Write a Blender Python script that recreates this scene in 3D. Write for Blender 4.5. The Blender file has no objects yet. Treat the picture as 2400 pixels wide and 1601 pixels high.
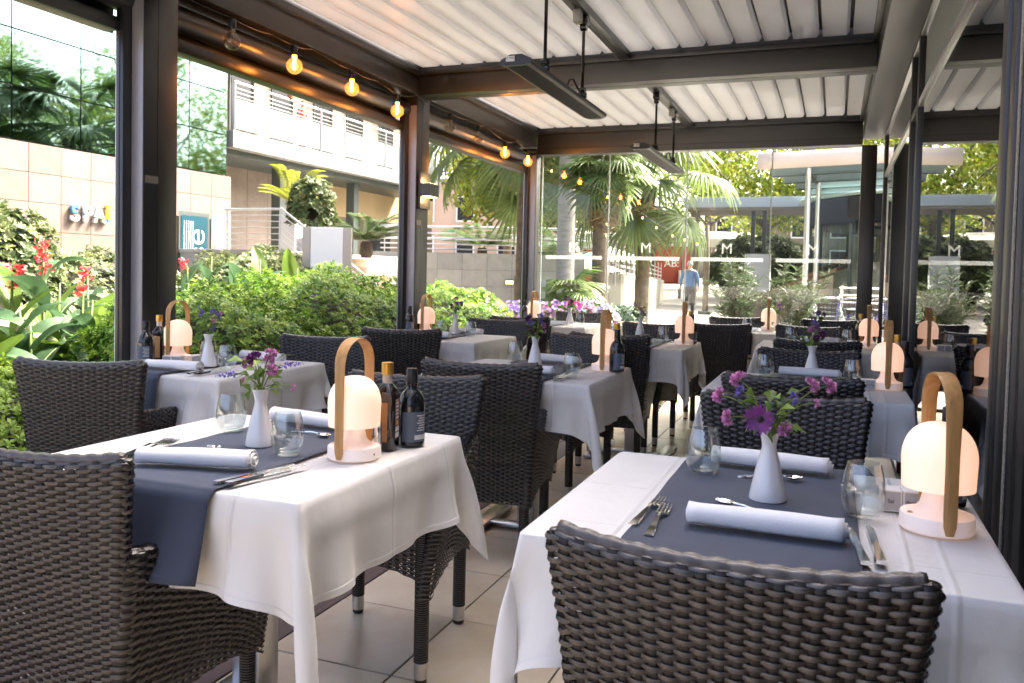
import bpy, bmesh, math, random
import numpy as np
from mathutils import Vector, Matrix

R = math.radians
PI = math.pi
random.seed(7)
rng = np.random.default_rng(11)
SC = bpy.context.scene
COL = SC.collection

# ---------------------------------------------------------------- camera
def make_camera():
    yaw, pitch, roll = .368918, -.0368289, .0223680
    F = Vector((-math.sin(yaw) * math.cos(pitch), math.cos(yaw) * math.cos(pitch), math.sin(pitch)))
    r = Vector((math.cos(yaw), math.sin(yaw), 0))
    u = r.cross(F)
    r2 = r * math.cos(roll) + u * math.sin(roll)
    u2 = -r * math.sin(roll) + u * math.cos(roll)
    cd = bpy.data.cameras.new('camera')
    cam = bpy.data.objects.new('camera', cd)
    COL.objects.link(cam)
    m = Matrix((r2, u2, -F)).transposed().to_4x4()
    m.translation = Vector((0, 0, 1.2))
    cam.matrix_world = m
    cd.sensor_fit = 'HORIZONTAL'; cd.sensor_width = 36
    cd.lens = 1949.77 / 2400 * 36
    cd.shift_y = -(800.5 - 712.31) / 2400
    cd.clip_start = .05; cd.clip_end = 600
    cd.dof.use_dof = True; cd.dof.focus_distance = 2.3; cd.dof.aperture_fstop = 11.0
    SC.camera = cam
make_camera()

# ---------------------------------------------------------------- sky, sun, exposure
SUN_EL, SUN_AZ = 48.0, 35.0     # azimuth of the sun, degrees clockwise from +Y
w = bpy.data.worlds.new('World'); SC.world = w; w.use_nodes = True
nt = w.node_tree
sky = nt.nodes.new('ShaderNodeTexSky'); sky.sky_type = 'NISHITA'; sky.sun_disc = False
sky.sun_elevation = R(SUN_EL); sky.sun_rotation = R(SUN_AZ)
sky.dust_density = 8.0; sky.air_density = .38; sky.ozone_density = 0.
nt.nodes['Background'].inputs['Strength'].default_value = .15
nt.links.new(sky.outputs[0], nt.nodes['Background'].inputs['Color'])
sd = bpy.data.lights.new('sun', 'SUN'); sd.energy = 2.0; sd.angle = R(.6); sd.color = (1, .92, .80)
sun = bpy.data.objects.new('sun', sd); COL.objects.link(sun)
sdir = Vector((math.sin(R(SUN_AZ)) * math.cos(R(SUN_EL)), math.cos(R(SUN_AZ)) * math.cos(R(SUN_EL)), math.sin(R(SUN_EL))))
sun.rotation_euler = sdir.to_track_quat('Z', 'Y').to_euler()
sun.location = sdir * 40
SC.view_settings.view_transform = 'Standard'; SC.view_settings.look = 'None'
SC.view_settings.exposure = 3.1; SC.view_settings.gamma = 1
SC.view_settings.use_curve_mapping = False
SC.render.engine = 'CYCLES'
cy = SC.cycles
cy.use_denoising = True
try: cy.denoiser = 'OPENIMAGEDENOISE'
except Exception: pass
cy.max_bounces = 10; cy.diffuse_bounces = 5; cy.glossy_bounces = 4; cy.transmission_bounces = 8; cy.transparent_max_bounces = 16
cy.caustics_reflective = False; cy.caustics_refractive = False
cy.sample_clamp_indirect = 6

# ---------------------------------------------------------------- materials
MATS = {}
def mat(name, col, rough=.6, metal=0., vary=0., vscale=8., bump=0., bscale=60., island=0., spec=.5,
        trans=0., emit=None, estr=0., sheen=0., coat=0., ior=1.5, sub=0., stretch=None, coords='Object', detail=4., col2=None, backt=0.):
    if name in MATS: return MATS[name]
    m = bpy.data.materials.new(name); m.use_nodes = True
    t = m.node_tree; b = t.nodes['Principled BSDF']; L = t.links.new
    c4 = (*col, 1)
    b.inputs['Base Color'].default_value = c4
    b.inputs['Roughness'].default_value = rough
    b.inputs['Metallic'].default_value = metal
    b.inputs['IOR'].default_value = ior
    b.inputs['Specular IOR Level'].default_value = spec
    b.inputs['Transmission Weight'].default_value = trans
    b.inputs['Coat Weight'].default_value = coat
    b.inputs['Sheen Weight'].default_value = sheen
    if emit:
        b.inputs['Emission Color'].default_value = (*emit, 1); b.inputs['Emission Strength'].default_value = estr
    tc = t.nodes.new('ShaderNodeTexCoord'); src = tc.outputs[coords]
    if stretch:
        mp = t.nodes.new('ShaderNodeMapping'); mp.inputs['Scale'].default_value = stretch
        L(src, mp.inputs[0]); src = mp.outputs[0]
    cur = None
    if vary or col2:
        n = t.nodes.new('ShaderNodeTexNoise'); n.inputs['Scale'].default_value = vscale; n.inputs['Detail'].default_value = detail
        n.inputs['Roughness'].default_value = .65
        L(src, n.inputs['Vector'])
        mx = t.nodes.new('ShaderNodeMix'); mx.data_type = 'RGBA'
        rp = t.nodes.new('ShaderNodeValToRGB'); rp.color_ramp.elements[0].position = .32; rp.color_ramp.elements[1].position = .7
        L(n.outputs[0], rp.inputs[0]); L(rp.outputs[0], mx.inputs['Factor'])
        lo = [x * (1 - vary) for x in col]; hi = [min(1, x * (1 + vary)) for x in col] if not col2 else col2
        mx.inputs['A'].default_value = (*lo, 1); mx.inputs['B'].default_value = (*hi, 1)
        cur = mx.outputs['Result']
    if island:
        g = t.nodes.new('ShaderNodeNewGeometry')
        hs = t.nodes.new('ShaderNodeHueSaturation')
        mr = t.nodes.new('ShaderNodeMapRange'); mr.inputs[3].default_value = 1 - island; mr.inputs[4].default_value = 1 + island
        L(g.outputs['Random Per Island'], mr.inputs[0]); L(mr.outputs[0], hs.inputs['Value'])
        m2 = t.nodes.new('ShaderNodeMath'); m2.operation = 'MULTIPLY_ADD'; m2.inputs[1].default_value = 7.31; m2.inputs[2].default_value = .2
        fr = t.nodes.new('ShaderNodeMath'); fr.operation = 'FRACT'
        L(g.outputs['Random Per Island'], m2.inputs[0]); L(m2.outputs[0], fr.inputs[0])
        m3 = t.nodes.new('ShaderNodeMapRange'); m3.inputs[3].default_value = .5 - island * .04; m3.inputs[4].default_value = .5 + island * .04
        L(fr.outputs[0], m3.inputs[0]); L(m3.outputs[0], hs.inputs['Hue'])
        if cur: L(cur, hs.inputs['Color'])
        else: hs.inputs['Color'].default_value = c4
        cur = hs.outputs[0]
    if cur: L(cur, b.inputs['Base Color'])
    if bump:
        n2 = t.nodes.new('ShaderNodeTexNoise'); n2.inputs['Scale'].default_value = bscale; n2.inputs['Detail'].default_value = 5
        L(src, n2.inputs['Vector'])
        bp = t.nodes.new('ShaderNodeBump'); bp.inputs['Strength'].default_value = bump; bp.inputs['Distance'].default_value = .01
        L(n2.outputs[0], bp.inputs['Height']); L(bp.outputs[0], b.inputs['Normal'])
    if backt:      # thin leaf or cloth that lets light through
        tr = t.nodes.new('ShaderNodeBsdfTranslucent'); ms = t.nodes.new('ShaderNodeMixShader'); ms.inputs[0].default_value = backt
        if cur: L(cur, tr.inputs[0])
        else: tr.inputs[0].default_value = c4
        L(b.outputs[0], ms.inputs[1]); L(tr.outputs[0], ms.inputs[2])
        L(ms.outputs[0], t.nodes['Material Output'].inputs['Surface'])
    MATS[name] = m
    return m

def glass_pane(name, tint=(.93, .97, .95), refl=1.0, dark=None):
    """thin architectural glass: fresnel mirror over a see-through sheet"""
    m = bpy.data.materials.new(name); m.use_nodes = True
    t = m.node_tree; L = t.links.new
    t.nodes.remove(t.nodes['Principled BSDF'])
    gl = t.nodes.new('ShaderNodeBsdfGlossy'); gl.inputs['Roughness'].default_value = 0.0
    gl.inputs['Color'].default_value = (refl, refl, refl, 1)
    tr = t.nodes.new('ShaderNodeBsdfTransparent'); tr.inputs[0].default_value = (*tint, 1)
    fr = t.nodes.new('ShaderNodeFresnel'); n0 = 1.5 if dark is None else dark
    ge = t.nodes.new('ShaderNodeNewGeometry'); mr = t.nodes.new('ShaderNodeMapRange')      # same index from both faces of the sheet
    mr.inputs[3].default_value = n0; mr.inputs[4].default_value = 1 / n0
    L(ge.outputs['Backfacing'], mr.inputs[0]); L(mr.outputs[0], fr.inputs[0])
    ms = t.nodes.new('ShaderNodeMixShader')
    L(fr.outputs[0], ms.inputs[0]); L(tr.outputs[0], ms.inputs[1]); L(gl.outputs[0], ms.inputs[2])
    L(ms.outputs[0], t.nodes['Material Output'].inputs['Surface'])
    MATS[name] = m
    return m

# ---------------------------------------------------------------- mesh helpers
class MB:
    def __init__(s): s.v = []; s.f = []
    def add(s, vs, fs):
        o = len(s.v); s.v.extend([tuple(map(float, p)) for p in vs]); s.f.extend([tuple(int(i) + o for i in f) for f in fs]); return s
    def box(s, x0, x1, y0, y1, z0, z1):
        return s.add([(x0, y0, z0), (x1, y0, z0), (x1, y1, z0), (x0, y1, z0), (x0, y0, z1), (x1, y0, z1), (x1, y1, z1), (x0, y1, z1)],
                     [(0, 3, 2, 1), (4, 5, 6, 7), (0, 1, 5, 4), (1, 2, 6, 5), (2, 3, 7, 6), (3, 0, 4, 7)])
    def bbox(s, x0, x1, y0, y1, z0, z1, b=.004):
        """box with chamfered edges"""
        bm = bmesh.new(); bmesh.ops.create_cube(bm, size=1)
        for v in bm.verts: v.co = Vector(((x0 + x1) / 2 + v.co.x * (x1 - x0), (y0 + y1) / 2 + v.co.y * (y1 - y0), (z0 + z1) / 2 + v.co.z * (z1 - z0)))
        bmesh.ops.bevel(bm, geom=bm.edges[:], offset=b, segments=2, affect='EDGES', profile=.5)
        bm.verts.index_update()
        s.add([v.co[:] for v in bm.verts], [[v.index for v in f.verts] for f in bm.faces]); bm.free(); return s
    def tube(s, path, r, n=8, cap=True, up=(0, 0, 1)):
        path = [Vector(p) for p in path]; k = len(path)
        rr = r if hasattr(r, '__len__') else [r] * k
        vs = []; fs = []; prev = None
        for i, p in enumerate(path):
            t = (path[min(i + 1, k - 1)] - path[max(i - 1, 0)])
            if t.length < 1e-9: t = Vector((0, 0, 1))
            t.normalize()
            if prev is None:
                a = Vector(up)
                if abs(a.dot(t)) > .95: a = Vector((1, 0, 0))
                x = (a - t * a.dot(t)).normalized()
            else:
                x = (prev - t * prev.dot(t)); x = x.normalized() if x.length > 1e-6 else prev
            prev = x; y = t.cross(x)
            for j in range(n):
                an = 2 * PI * j / n; q = p + (x * math.cos(an) + y * math.sin(an)) * rr[i]; vs.append(q[:])
        for i in range(k - 1):
            for j in range(n):
                j2 = (j + 1) % n; fs.append((i * n + j, i * n + j2, (i + 1) * n + j2, (i + 1) * n + j))
        if cap: fs.append(tuple(range(n - 1, -1, -1))); fs.append(tuple((k - 1) * n + j for j in range(n)))
        return s.add(vs, fs)
    def lathe(s, prof, n=24, c=(0, 0, 0), capb=True, capt=True):
        vs = []; fs = []; k = len(prof)
        for r, z in prof:
            for j in range(n):
                a = 2 * PI * j / n; vs.append((c[0] + r * math.cos(a), c[1] + r * math.sin(a), c[2] + z))
        for i in range(k - 1):
            for j in range(n):
                j2 = (j + 1) % n; fs.append((i * n + j, i * n + j2, (i + 1) * n + j2, (i + 1) * n + j))
        if capb: fs.append(tuple(range(n - 1, -1, -1)))
        if capt: fs.append(tuple((k - 1) * n + j for j in range(n)))
        return s.add(vs, fs)
    def grid(s, P, flip=False):
        """P: (a,b,3) array"""
        P = np.asarray(P); a, b = P.shape[:2]
        vs = P.reshape(-1, 3); fs = []
        for i in range(a - 1):
            for j in range(b - 1):
                q = (i * b + j, i * b + j + 1, (i + 1) * b + j + 1, (i + 1) * b + j); fs.append(q[::-1] if flip else q)
        return s.add(vs, fs)
    def prism(s, pts, z0, z1, axis=2):
        n = len(pts)
        def P(a, b, h):
            return (a, b, h) if axis == 2 else ((a, h, b) if axis == 1 else (h, a, b))
        vs = [P(a, b, z0) for a, b in pts] + [P(a, b, z1) for a, b in pts]
        fs = [tuple(range(n - 1, -1, -1)), tuple(range(n, 2 * n))] + [(i, (i + 1) % n, n + (i + 1) % n, n + i) for i in range(n)]
        return s.add(vs, fs)
    def build(s, name, m, parent=None, smooth=None, loc=None, rz=0, rot=None):
        me = bpy.data.meshes.new(name)
        me.from_pydata(s.v, [], s.f); me.update()
        if m is not None: me.materials.append(m)
        if smooth is not None:
            me.polygons.foreach_set('use_smooth', [True] * len(me.polygons))
            if smooth < 180: me.set_sharp_from_angle(angle=R(smooth))
        return obj(name, me, parent, loc, rz, rot)

def fixn(me):
    bm = bmesh.new(); bm.from_mesh(me); bmesh.ops.recalc_face_normals(bm, faces=bm.faces); bm.to_mesh(me); bm.free()

def obj(name, me, parent=None, loc=None, rz=0, rot=None):
    o = bpy.data.objects.new(name, me); COL.objects.link(o)
    if parent is not None: o.parent = parent
    if loc is not None: o.location = loc
    if rot is not None: o.rotation_euler = rot
    elif rz: o.rotation_euler = (0, 0, rz)
    return o

def npmesh(name, V, Fq, m, parent=None, smooth=True):
    """mesh from numpy verts and an (n,3|4) face array"""
    me = bpy.data.meshes.new(name)
    V = np.asarray(V, np.float32); Fq = np.asarray(Fq, np.int32); n, k = Fq.shape
    me.vertices.add(len(V)); me.vertices.foreach_set('co', V.ravel())
    me.loops.add(n * k); me.loops.foreach_set('vertex_index', Fq.ravel())
    me.polygons.add(n); me.polygons.foreach_set('loop_start', np.arange(0, n * k, k, dtype=np.int32))
    try: me.polygons.foreach_set('loop_total', np.full(n, k, np.int32))
    except Exception: pass
    me.update(calc_edges=True); me.validate()
    if smooth: me.polygons.foreach_set('use_smooth', np.ones(n, bool))
    if m is not None: me.materials.append(m)
    return me

def tag(o, label=None, cat=None, group=None, kind=None):
    if label: o['label'] = label
    if cat: o['category'] = cat
    if group: o['group'] = group
    if kind: o['kind'] = kind
    return o
def thing(name, label, cat, loc=(0, 0, 0), rz=0, group=None):
    o = bpy.data.objects.new(name, None); COL.objects.link(o)
    o.location = loc; o.rotation_euler = (0, 0, rz); o.empty_display_size = .1
    return tag(o, label, cat, group)
def struct(o): o['kind'] = 'structure'; return o
def dup(root, loc, rz, label=None, group=None, cat=None):
    r = root.copy(); COL.objects.link(r); r.location = loc; r.rotation_euler = (0, 0, rz)
    tag(r, label, cat, group)
    for ch in list(root.children):
        c = ch.copy(); COL.objects.link(c); c.parent = r
        for g in list(ch.children):
            d = g.copy(); COL.objects.link(d); d.parent = c
    return r
class Proto:
    """first use moves the prototype itself, later uses copy it"""
    def __init__(s, root): s.root = root; s.used = False
    def put(s, loc, rz, label, group=None):
        if not s.used:
            s.used = True; s.root.location = loc; s.root.rotation_euler = (0, 0, rz); return tag(s.root, label, None, group)
        return dup(s.root, loc, rz, label, group)

def leaf_mesh(P, D, N, ln, wd, fold=.25, droop=0., seg=1):
    """vectorised simple leaves: P base, D direction, N face normal. 4 triangles each"""
    P = np.asarray(P, float); D = np.asarray(D, float); N = np.asarray(N, float)
    D = D / np.maximum(1e-9, np.linalg.norm(D, axis=1, keepdims=True))
    N = N - D * (N * D).sum(1, keepdims=True); N = N / np.maximum(1e-9, np.linalg.norm(N, axis=1, keepdims=True))
    S = np.cross(D, N); n = len(P)
    ln = np.broadcast_to(np.asarray(ln, float), (n,))[:, None]; wd = np.broadcast_to(np.asarray(wd, float), (n,))[:, None]
    tip = P + D * ln - N * ln * droop; mid = P + D * ln * .55
    l = mid + S * wd * .5 + N * wd * fold; r = mid - S * wd * .5 + N * wd * fold
    V = np.stack([P, l, tip, r, mid], 1).reshape(-1, 3)
    b = np.arange(n)[:, None] * 5
    F = np.concatenate([b + [0, 4, 1], b + [1, 4, 2], b + [0, 3, 4], b + [3, 2, 4]])
    return V, F
def runit(n, r=rng):
    v = r.normal(size=(n, 3)); return v / np.linalg.norm(v, axis=1, keepdims=True)

def text_mesh(name, s, size, depth, m, parent=None, loc=(0, 0, 0), rot=(0, 0, 0), align='CENTER'):
    cu = bpy.data.curves.new(name, 'FONT'); cu.body = s; cu.size = size; cu.extrude = depth; cu.align_x = align; cu.align_y = 'CENTER'
    cu.resolution_u = 3
    o = bpy.data.objects.new(name + '_tmp', cu); COL.objects.link(o)
    dg = bpy.context.evaluated_depsgraph_get(); dg.update()
    me = bpy.data.meshes.new_from_object(o.evaluated_get(dg)); bpy.data.objects.remove(o); bpy.data.curves.remove(cu)
    me.name = name; me.materials.clear(); me.materials.append(m)
    return obj(name, me, parent, loc, 0, rot)
# ================================================================= materials used widely
M_frame = mat('anthracite aluminium', (.018, .0185, .019), .36, .0, vary=.12, vscale=3, bump=.03, bscale=900, spec=.8)
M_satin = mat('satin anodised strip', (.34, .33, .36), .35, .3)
M_dark = mat('black gap strip', (.012, .012, .012), .6)
M_louvre = mat('white translucent roof blade', (.63, .63, .63), .36, vary=.06, vscale=1.2, spec=.5, backt=.35)
M_steel = mat('brushed steel', (.62, .62, .63), .28, 1., bump=.03, bscale=300)
M_chrome = mat('polished steel', (.78, .77, .75), .09, 1., vary=.03, vscale=20)
M_black = mat('black plastic', (.015, .015, .015), .35)
M_white = mat('white paint', (.8, .8, .79), .45)

# ================================================================= ground
ys = [-120, -40, -10, 0, 9, 16, 22, 26, 32, 38, 44, 50, 60, 90, 140, 300]
def gz(y): return -.15 + .95 * min(1, max(0, (y - 23) / 27))
xs_ = list(np.linspace(-200, 200, 21))
P = [[(x, y, gz(y)) for x in xs_] for y in ys]
M_plaza = mat('pale plaza paving', (.26, .24, .21), .8, vary=.16, vscale=1.6, bump=.2, bscale=30, coords='Object')
g = MB().grid(np.array(P), flip=True).build('ground', M_plaza); struct(g)
# paving joints on the plaza as thin grooves in a slab grid near the glass end
M_soil = mat('dark garden soil', (.07, .05, .035), .95, vary=.4, vscale=9, bump=.8, bscale=40)
bed = MB()
bx = np.linspace(-9.5, -3.32, 26); by = np.linspace(-4, 13.5, 60)
bed.grid(np.array([[(x, y, -.12 + .05 * math.sin(x * 3 + y) * math.sin(y * 2.1)) for x in bx] for y in by]), flip=True)
struct(bed.build('garden_bed_ground', M_soil))

# ================================================================= dining floor
M_slab = mat('mortar', (.16, .135, .105), .9, vary=.15, vscale=20)
fl = MB().box(-3.32, 5.2, -2.6, 8.86, -.16, -.006).build('floor', M_slab); struct(fl)
M_tile = mat('beige stone tile', (.53, .45, .33), .38, vary=.14, vscale=3.2, bump=.05, bscale=25, island=0., col2=(.60, .535, .42), detail=7)
def tile_mat(i):
    k = [.0, .08, -.08, .03, -.13][i]
    return mat('beige stone tile %d' % i, tuple(c * (1 + k) for c in (.80, .62, .40)), .36, vary=.1, vscale=2.6, bump=.06, bscale=30,
               col2=tuple(c * (1 + k) for c in (.90, .79, .61)), detail=8)
def shared_tiles(name, x0, wx, y0, wy, nx, ny, mats, gap, th, z=0., seed=1):
    r = random.Random(seed); ms = []
    for m in mats:
        mb = MB().bbox(-wx / 2 + gap / 2, wx / 2 - gap / 2, -wy / 2 + gap / 2, wy / 2 - gap / 2, -th, 0, .0022)
        me = bpy.data.meshes.new(name); me.from_pydata(mb.v, [], mb.f); me.update(); me.materials.append(m); ms.append(me)
    for i in range(nx):
        for j in range(ny):
            o = obj(name, r.choice(ms), fl, (x0 + (i + .5) * wx, y0 + (j + .5) * wy, z + r.uniform(-.0006, .0006)))
            o.rotation_euler = (0, 0, PI * r.randint(0, 1))
shared_tiles('tile', -1.631, .444, -.521, .444, 5, 21, [tile_mat(i) for i in range(5)], .006, .006)
for q in fl.children:
    pass
M_deck = mat('mauve slate board', (.15, .105, .10), .62, vary=.3, vscale=5, bump=.25, bscale=70, stretch=(1, .15, 1))
M_deck2 = mat('mauve slate board dark', (.12, .085, .082), .62, vary=.3, vscale=6, bump=.25, bscale=70, stretch=(1, .15, 1))
shared_tiles('plank', -3.19, .1558, -.52, 1.33, 10, 7, [M_deck, M_deck2], .007, .008, seed=3)

# ================================================================= pergola
XL = -3.05
PST = [(3.04, 3.255), (5.77, 5.98), (8.53, 8.665)]
perg = thing('pergola', 'anthracite aluminium pergola with white louvred roof over the dining tables', 'pergola', (XL, 5.8, 0))
def pp(mb, name, m, **k):
    o = mb.build(name, m, perg, **k); o.location = (-XL, -5.8, 0); return o
for y0, y1 in PST:
    pp(MB().bbox(-3.205, XL, y0, y1, -.004, 2.56, .004), 'post', M_frame, smooth=30)
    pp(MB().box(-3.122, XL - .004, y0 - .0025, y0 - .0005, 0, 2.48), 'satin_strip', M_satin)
    pp(MB().box(XL, XL + .0015, y0 + .085, y0 + .088, .0, 2.53), 'post_seam', M_dark)
for y0 in (3.04, 5.77, 8.53):      # side rails of the rolled-up screens, both faces of each post
    mb = MB().bbox(-3.168, -3.124, y0 - .052, y0 - .001, -.004, 2.5, .003)
    pp(mb, 'guide_rail', M_frame, smooth=30)
    pp(MB().box(-3.15, -3.143, y0 - .0535, y0 - .052, 0, 2.3), 'guide_groove', M_dark)
    pp(MB().box(-3.1725, -3.1685, y0 - .05, y0 - .02, 0, 2.29), 'guide_edge', M_white)
for y1 in (3.255, 5.98):
    pp(MB().bbox(-3.168, -3.124, y1 + .001, y1 + .052, -.004, 2.5, .003), 'guide_rail', M_frame, smooth=30)
# left beam with lip, roller and bottom bar
pp(MB().bbox(-3.27, XL, -2.5, 8.53, 2.562, 2.86, .003), 'side_beam', M_frame, smooth=30)
pp(MB().bbox(XL, XL + .035, -2.5, 8.53, 2.702, 2.742, .003), 'gutter_lip', M_frame, smooth=30)
for (a, b) in ((-2.4, 3.04), (3.255, 5.77), (5.98, 8.53)):
    pp(MB().tube([(-3.165, a, 2.452), (-3.165, b, 2.452)], .062, 20), 'roller_tube', M_frame, smooth=40)
    pp(MB().bbox(-3.235, -3.145, a + .05, b - .05, 2.288, 2.352, .006), 'bottom_bar', M_frame, smooth=30)
    pp(MB().box(-3.255, -3.24, a, b, 2.30, 2.56), 'roller_back', M_frame)
# cross beams
for (y0, y1, z0) in ((3.04, 3.255, 2.557), (5.77, 5.98, 2.557), (8.53, 8.70, 2.485)):
    pp(MB().bbox(XL + .002, .205, y0, y1, z0, 2.858, .003), 'cross_beam', M_frame, smooth=30)
    pp(MB().bbox(XL + .036, .2, y0 - .035, y0 - .001, 2.702, 2.742, .003), 'gutter_lip', M_frame, smooth=30)
    if y1 < 8: pp(MB().box(XL + .05, .2, y0 + .1, y0 + .108, z0 - .0012, z0 + .001), 'beam_groove', M_dark)
pp(MB().box(XL + .05, .2, 8.529, 8.53, 2.545, 2.551), 'beam_groove', M_dark)
# right beam
pp(MB().bbox(.21, .47, -2.5, 8.70, 2.557, 2.862, .004), 'side_beam', M_frame, smooth=30)
pp(MB().bbox(.172, .209, -2.5, 8.53, 2.702, 2.742, .003), 'gutter_lip', M_frame, smooth=30)
pp(MB().bbox(.20, .335, 8.54, 8.66, -.004, 2.48, .004), 'post', M_frame, smooth=30)
# louvres
def louvre(y0, y1):
    p = [(0, 2.757), (.142, 2.757), (.150, 2.761), (.166, 2.776), (.166, 2.80), (0, 2.80)]
    return MB().prism([(a, b) for a, b in p], y0, y1, axis=1)
for (y0, y1) in ((3.262, 5.73), (5.99, 8.49)):
    me = None
    for i in range(18):
        x = XL + .055 + i * .1795
        mb = MB(); p = [(0, 2.757), (.142, 2.757), (.146, 2.761), (.158, 2.776), (.158, 2.80), (0, 2.80)]
        if me is None:
            mb.prism(p, y0, y1, axis=1); o = mb.build('louvre', M_louvre, perg, loc=(x - XL, -5.8, 0)); fixn(o.data); me = o.data
        else: obj('louvre', me, perg, (x - XL, -5.8, random.uniform(-.0015, .0015)))
# unseen near bay opened to add skylight: blades packed along the hedge side beam
_om = MB().box(-.011, .011, -2.4, 3.0, -.085, .085).build('louvre', M_louvre, perg, loc=(.05, -5.8, 2.76)).data
for i in range(1, 18): obj('louvre', _om, perg, (.05 + i * .024, -5.8, 2.76), 0, (0, R(2), 0))
for (y0, y1) in ((3.262, 5.73), (5.99, 8.49)):
    for i in range(19): pp(MB().box(XL + .024 + i * .1795, XL + .070 + i * .1795, y0, y1, 2.8005, 2.816), 'dark_gap_strip', M_dark)  # dark strips added above the blade gaps so no sky shows
# dark rails under the louvres that carry the heaters
for (y0, y1) in ((3.262, 5.73), (5.99, 8.49)):
    pp(MB().bbox(-1.452, -1.372, y0, y1, 2.705, 2.752, .003), 'heater_rail', M_frame, smooth=30)
    pp(MB().box(-1.414, -1.410, y0, y1, 2.704, 2.7055), 'rail_groove', M_dark)
# small rating plate on two posts
M_plate = mat('grey rating plate', (.22, .2, .16), .5)
pp(MB().box(XL, XL + .002, 3.05, 3.13, 1.59, 1.625), 'rating_plate', M_plate)
pp(MB().box(XL, XL + .002, 5.79, 5.86, 1.56, 1.60), 'rating_plate', M_plate)

# ================================================================= glass end wall
M_pane = glass_pane('clear pane', (.945, .975, .965), .65)
M_edge = mat('polished glass edge', (.45, .52, .5), .2, spec=.8)
M_frost = mat('frosted vinyl', (.85, .87, .86), .6, backt=.55); M_frost.node_tree.nodes['Principled BSDF'].inputs['Alpha'].default_value = .35
_t = M_frost.node_tree; _ms = _t.nodes['Mix Shader']; _tp = _t.nodes.new('ShaderNodeBsdfTransparent'); _m2 = _t.nodes.new('ShaderNodeMixShader'); _m2.inputs[0].default_value = .82
_t.links.new(_ms.outputs[0], _m2.inputs[1]); _t.links.new(_tp.outputs[0], _m2.inputs[2]); _t.links.new(_m2.outputs[0], _t.nodes['Material Output'].inputs['Surface'])
XJ = [-3.0, -2.252, -1.432, -.607, .2]
ordn = ['first', 'second', 'third', 'fourth']
for i in range(4):
    a, b = XJ[i], XJ[i + 1]
    t = thing('glass_panel', 'clear frameless glass panel with frosted M, %s from the corner post' % ordn[i], 'glass panel', ((a + b) / 2, 8.6, 0), 0, 'glass panels at the far end')
    h = (b - a) / 2
    MB().box(-h + .006, h - .006, -.005, .005, .03, 2.478).build('pane', M_pane, t)
    for s in (-1,):
        MB().box(-h - .006, -h + .005, -.009, .009, .03, 2.478).build('edge_strip', M_edge, t)
    MB().box(-h + .06, h - .06, -.0075, -.0062, 1.366, 1.404).build('frosted_band', M_frost, t)
    text_mesh('letter', 'M', .15, .0006, M_frost, t, (0, -.0075, 1.49), (R(90), 0, 0))
    MB().bbox(-h + .02, h - .02, -.02, .02, 0, .03, .003).build('bottom_rail', M_frame, t)
    if i == 0:
        for z in (1.06, .93): MB().bbox(-h + .02, -h + .065, -.012, -.006, z, z + .075, .002).build('lock', M_steel, t)

# ================================================================= restaurant building with its glass doors
M_int = mat('dim interior wall', (.09, .08, .07), .8, vary=.2, vscale=2)
M_render = mat('warm facade render', (.55, .5, .43), .85, vary=.08, vscale=2)
rb = thing('restaurant_building', 'restaurant building behind the sliding glass doors', 'building', (3, 3, 0))
def rp(mb, n, m, **k):
    o = mb.build(n, m, rb, **k); o.location = (-3, -3, 0); return o
rp(MB().box(4.8, 5.2, -2.6, 8.6, -.1, 4.2), 'back_wall', M_int)
rp(MB().box(.5, 4.8, 8.45, 8.8, -.1, 4.2), 'end_wall', M_int)
rp(MB().box(.48, 4.8, -2.6, -2.4, -.1, 4.2), 'end_wall', M_int)
rp(MB().box(.475, 5.2, -2.6, 8.8, 2.87, 3.1), 'ceiling', M_int)
rp(MB().box(.475, 5.2, -2.6, 8.8, 3.1, 5.6), 'upper_wall', M_render)  # unseen storey, height set to keep sun off the near tables
rp(MB().box(2.2, 7.0, 8.8, 12.0, -.1, 7.0), 'sun_block_wing', M_render)  # unseen wing added to block the sun from the far tables
M_door = glass_pane('dark door glass', (.33, .36, .34), 1.0, dark=1.75)
def door(y0, y1, lab, wf=.028):
    t = thing('glass_door', lab, 'glass door', (.41, (y0 + y1) / 2, 0), 0, 'sliding glass doors of the restaurant')
    h = (y1 - y0) / 2
    MB().box(-.004, .004, -h + wf * .5, h - wf * .5, .05, 2.15).build('pane', M_door, t)
    MB().box(-.004, .004, -h + wf * .5, h - wf * .5, 2.19, 2.53).build('pane', M_door, t)
    MB().bbox(-.02, .02, -h, -h + wf, .0, 2.548, .003).build('stile', M_frame, t, smooth=30)
    MB().bbox(-.02, .02, h - wf, h, .0, 2.548, .003).build('stile', M_frame, t, smooth=30)
    MB().bbox(-.017, .017, -h + wf, h - wf, 2.15, 2.19, .003).build('transom_rail', M_steel if h > 1 else M_frame, t, smooth=30)
    MB().bbox(-.018, .018, -h + wf, h - wf, .0, .05, .003).build('bottom_rail', M_frame, t, smooth=30)
    MB().bbox(-.018, .018, -h + wf, h - wf, 2.53, 2.548, .003).build('top_rail', M_steel, t, smooth=30)
    return t
door(2.47, 5.065, 'wide sliding glass door reflecting the second lamp along the glass doors')
door(5.085, 5.52, 'narrow glass door leaf between two thin dark stiles')
door(5.54, 8.36, 'sliding glass door nearest the far corner post')
door(-2.3, 2.16, 'sliding glass door beside the nearest lamp')
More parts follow.
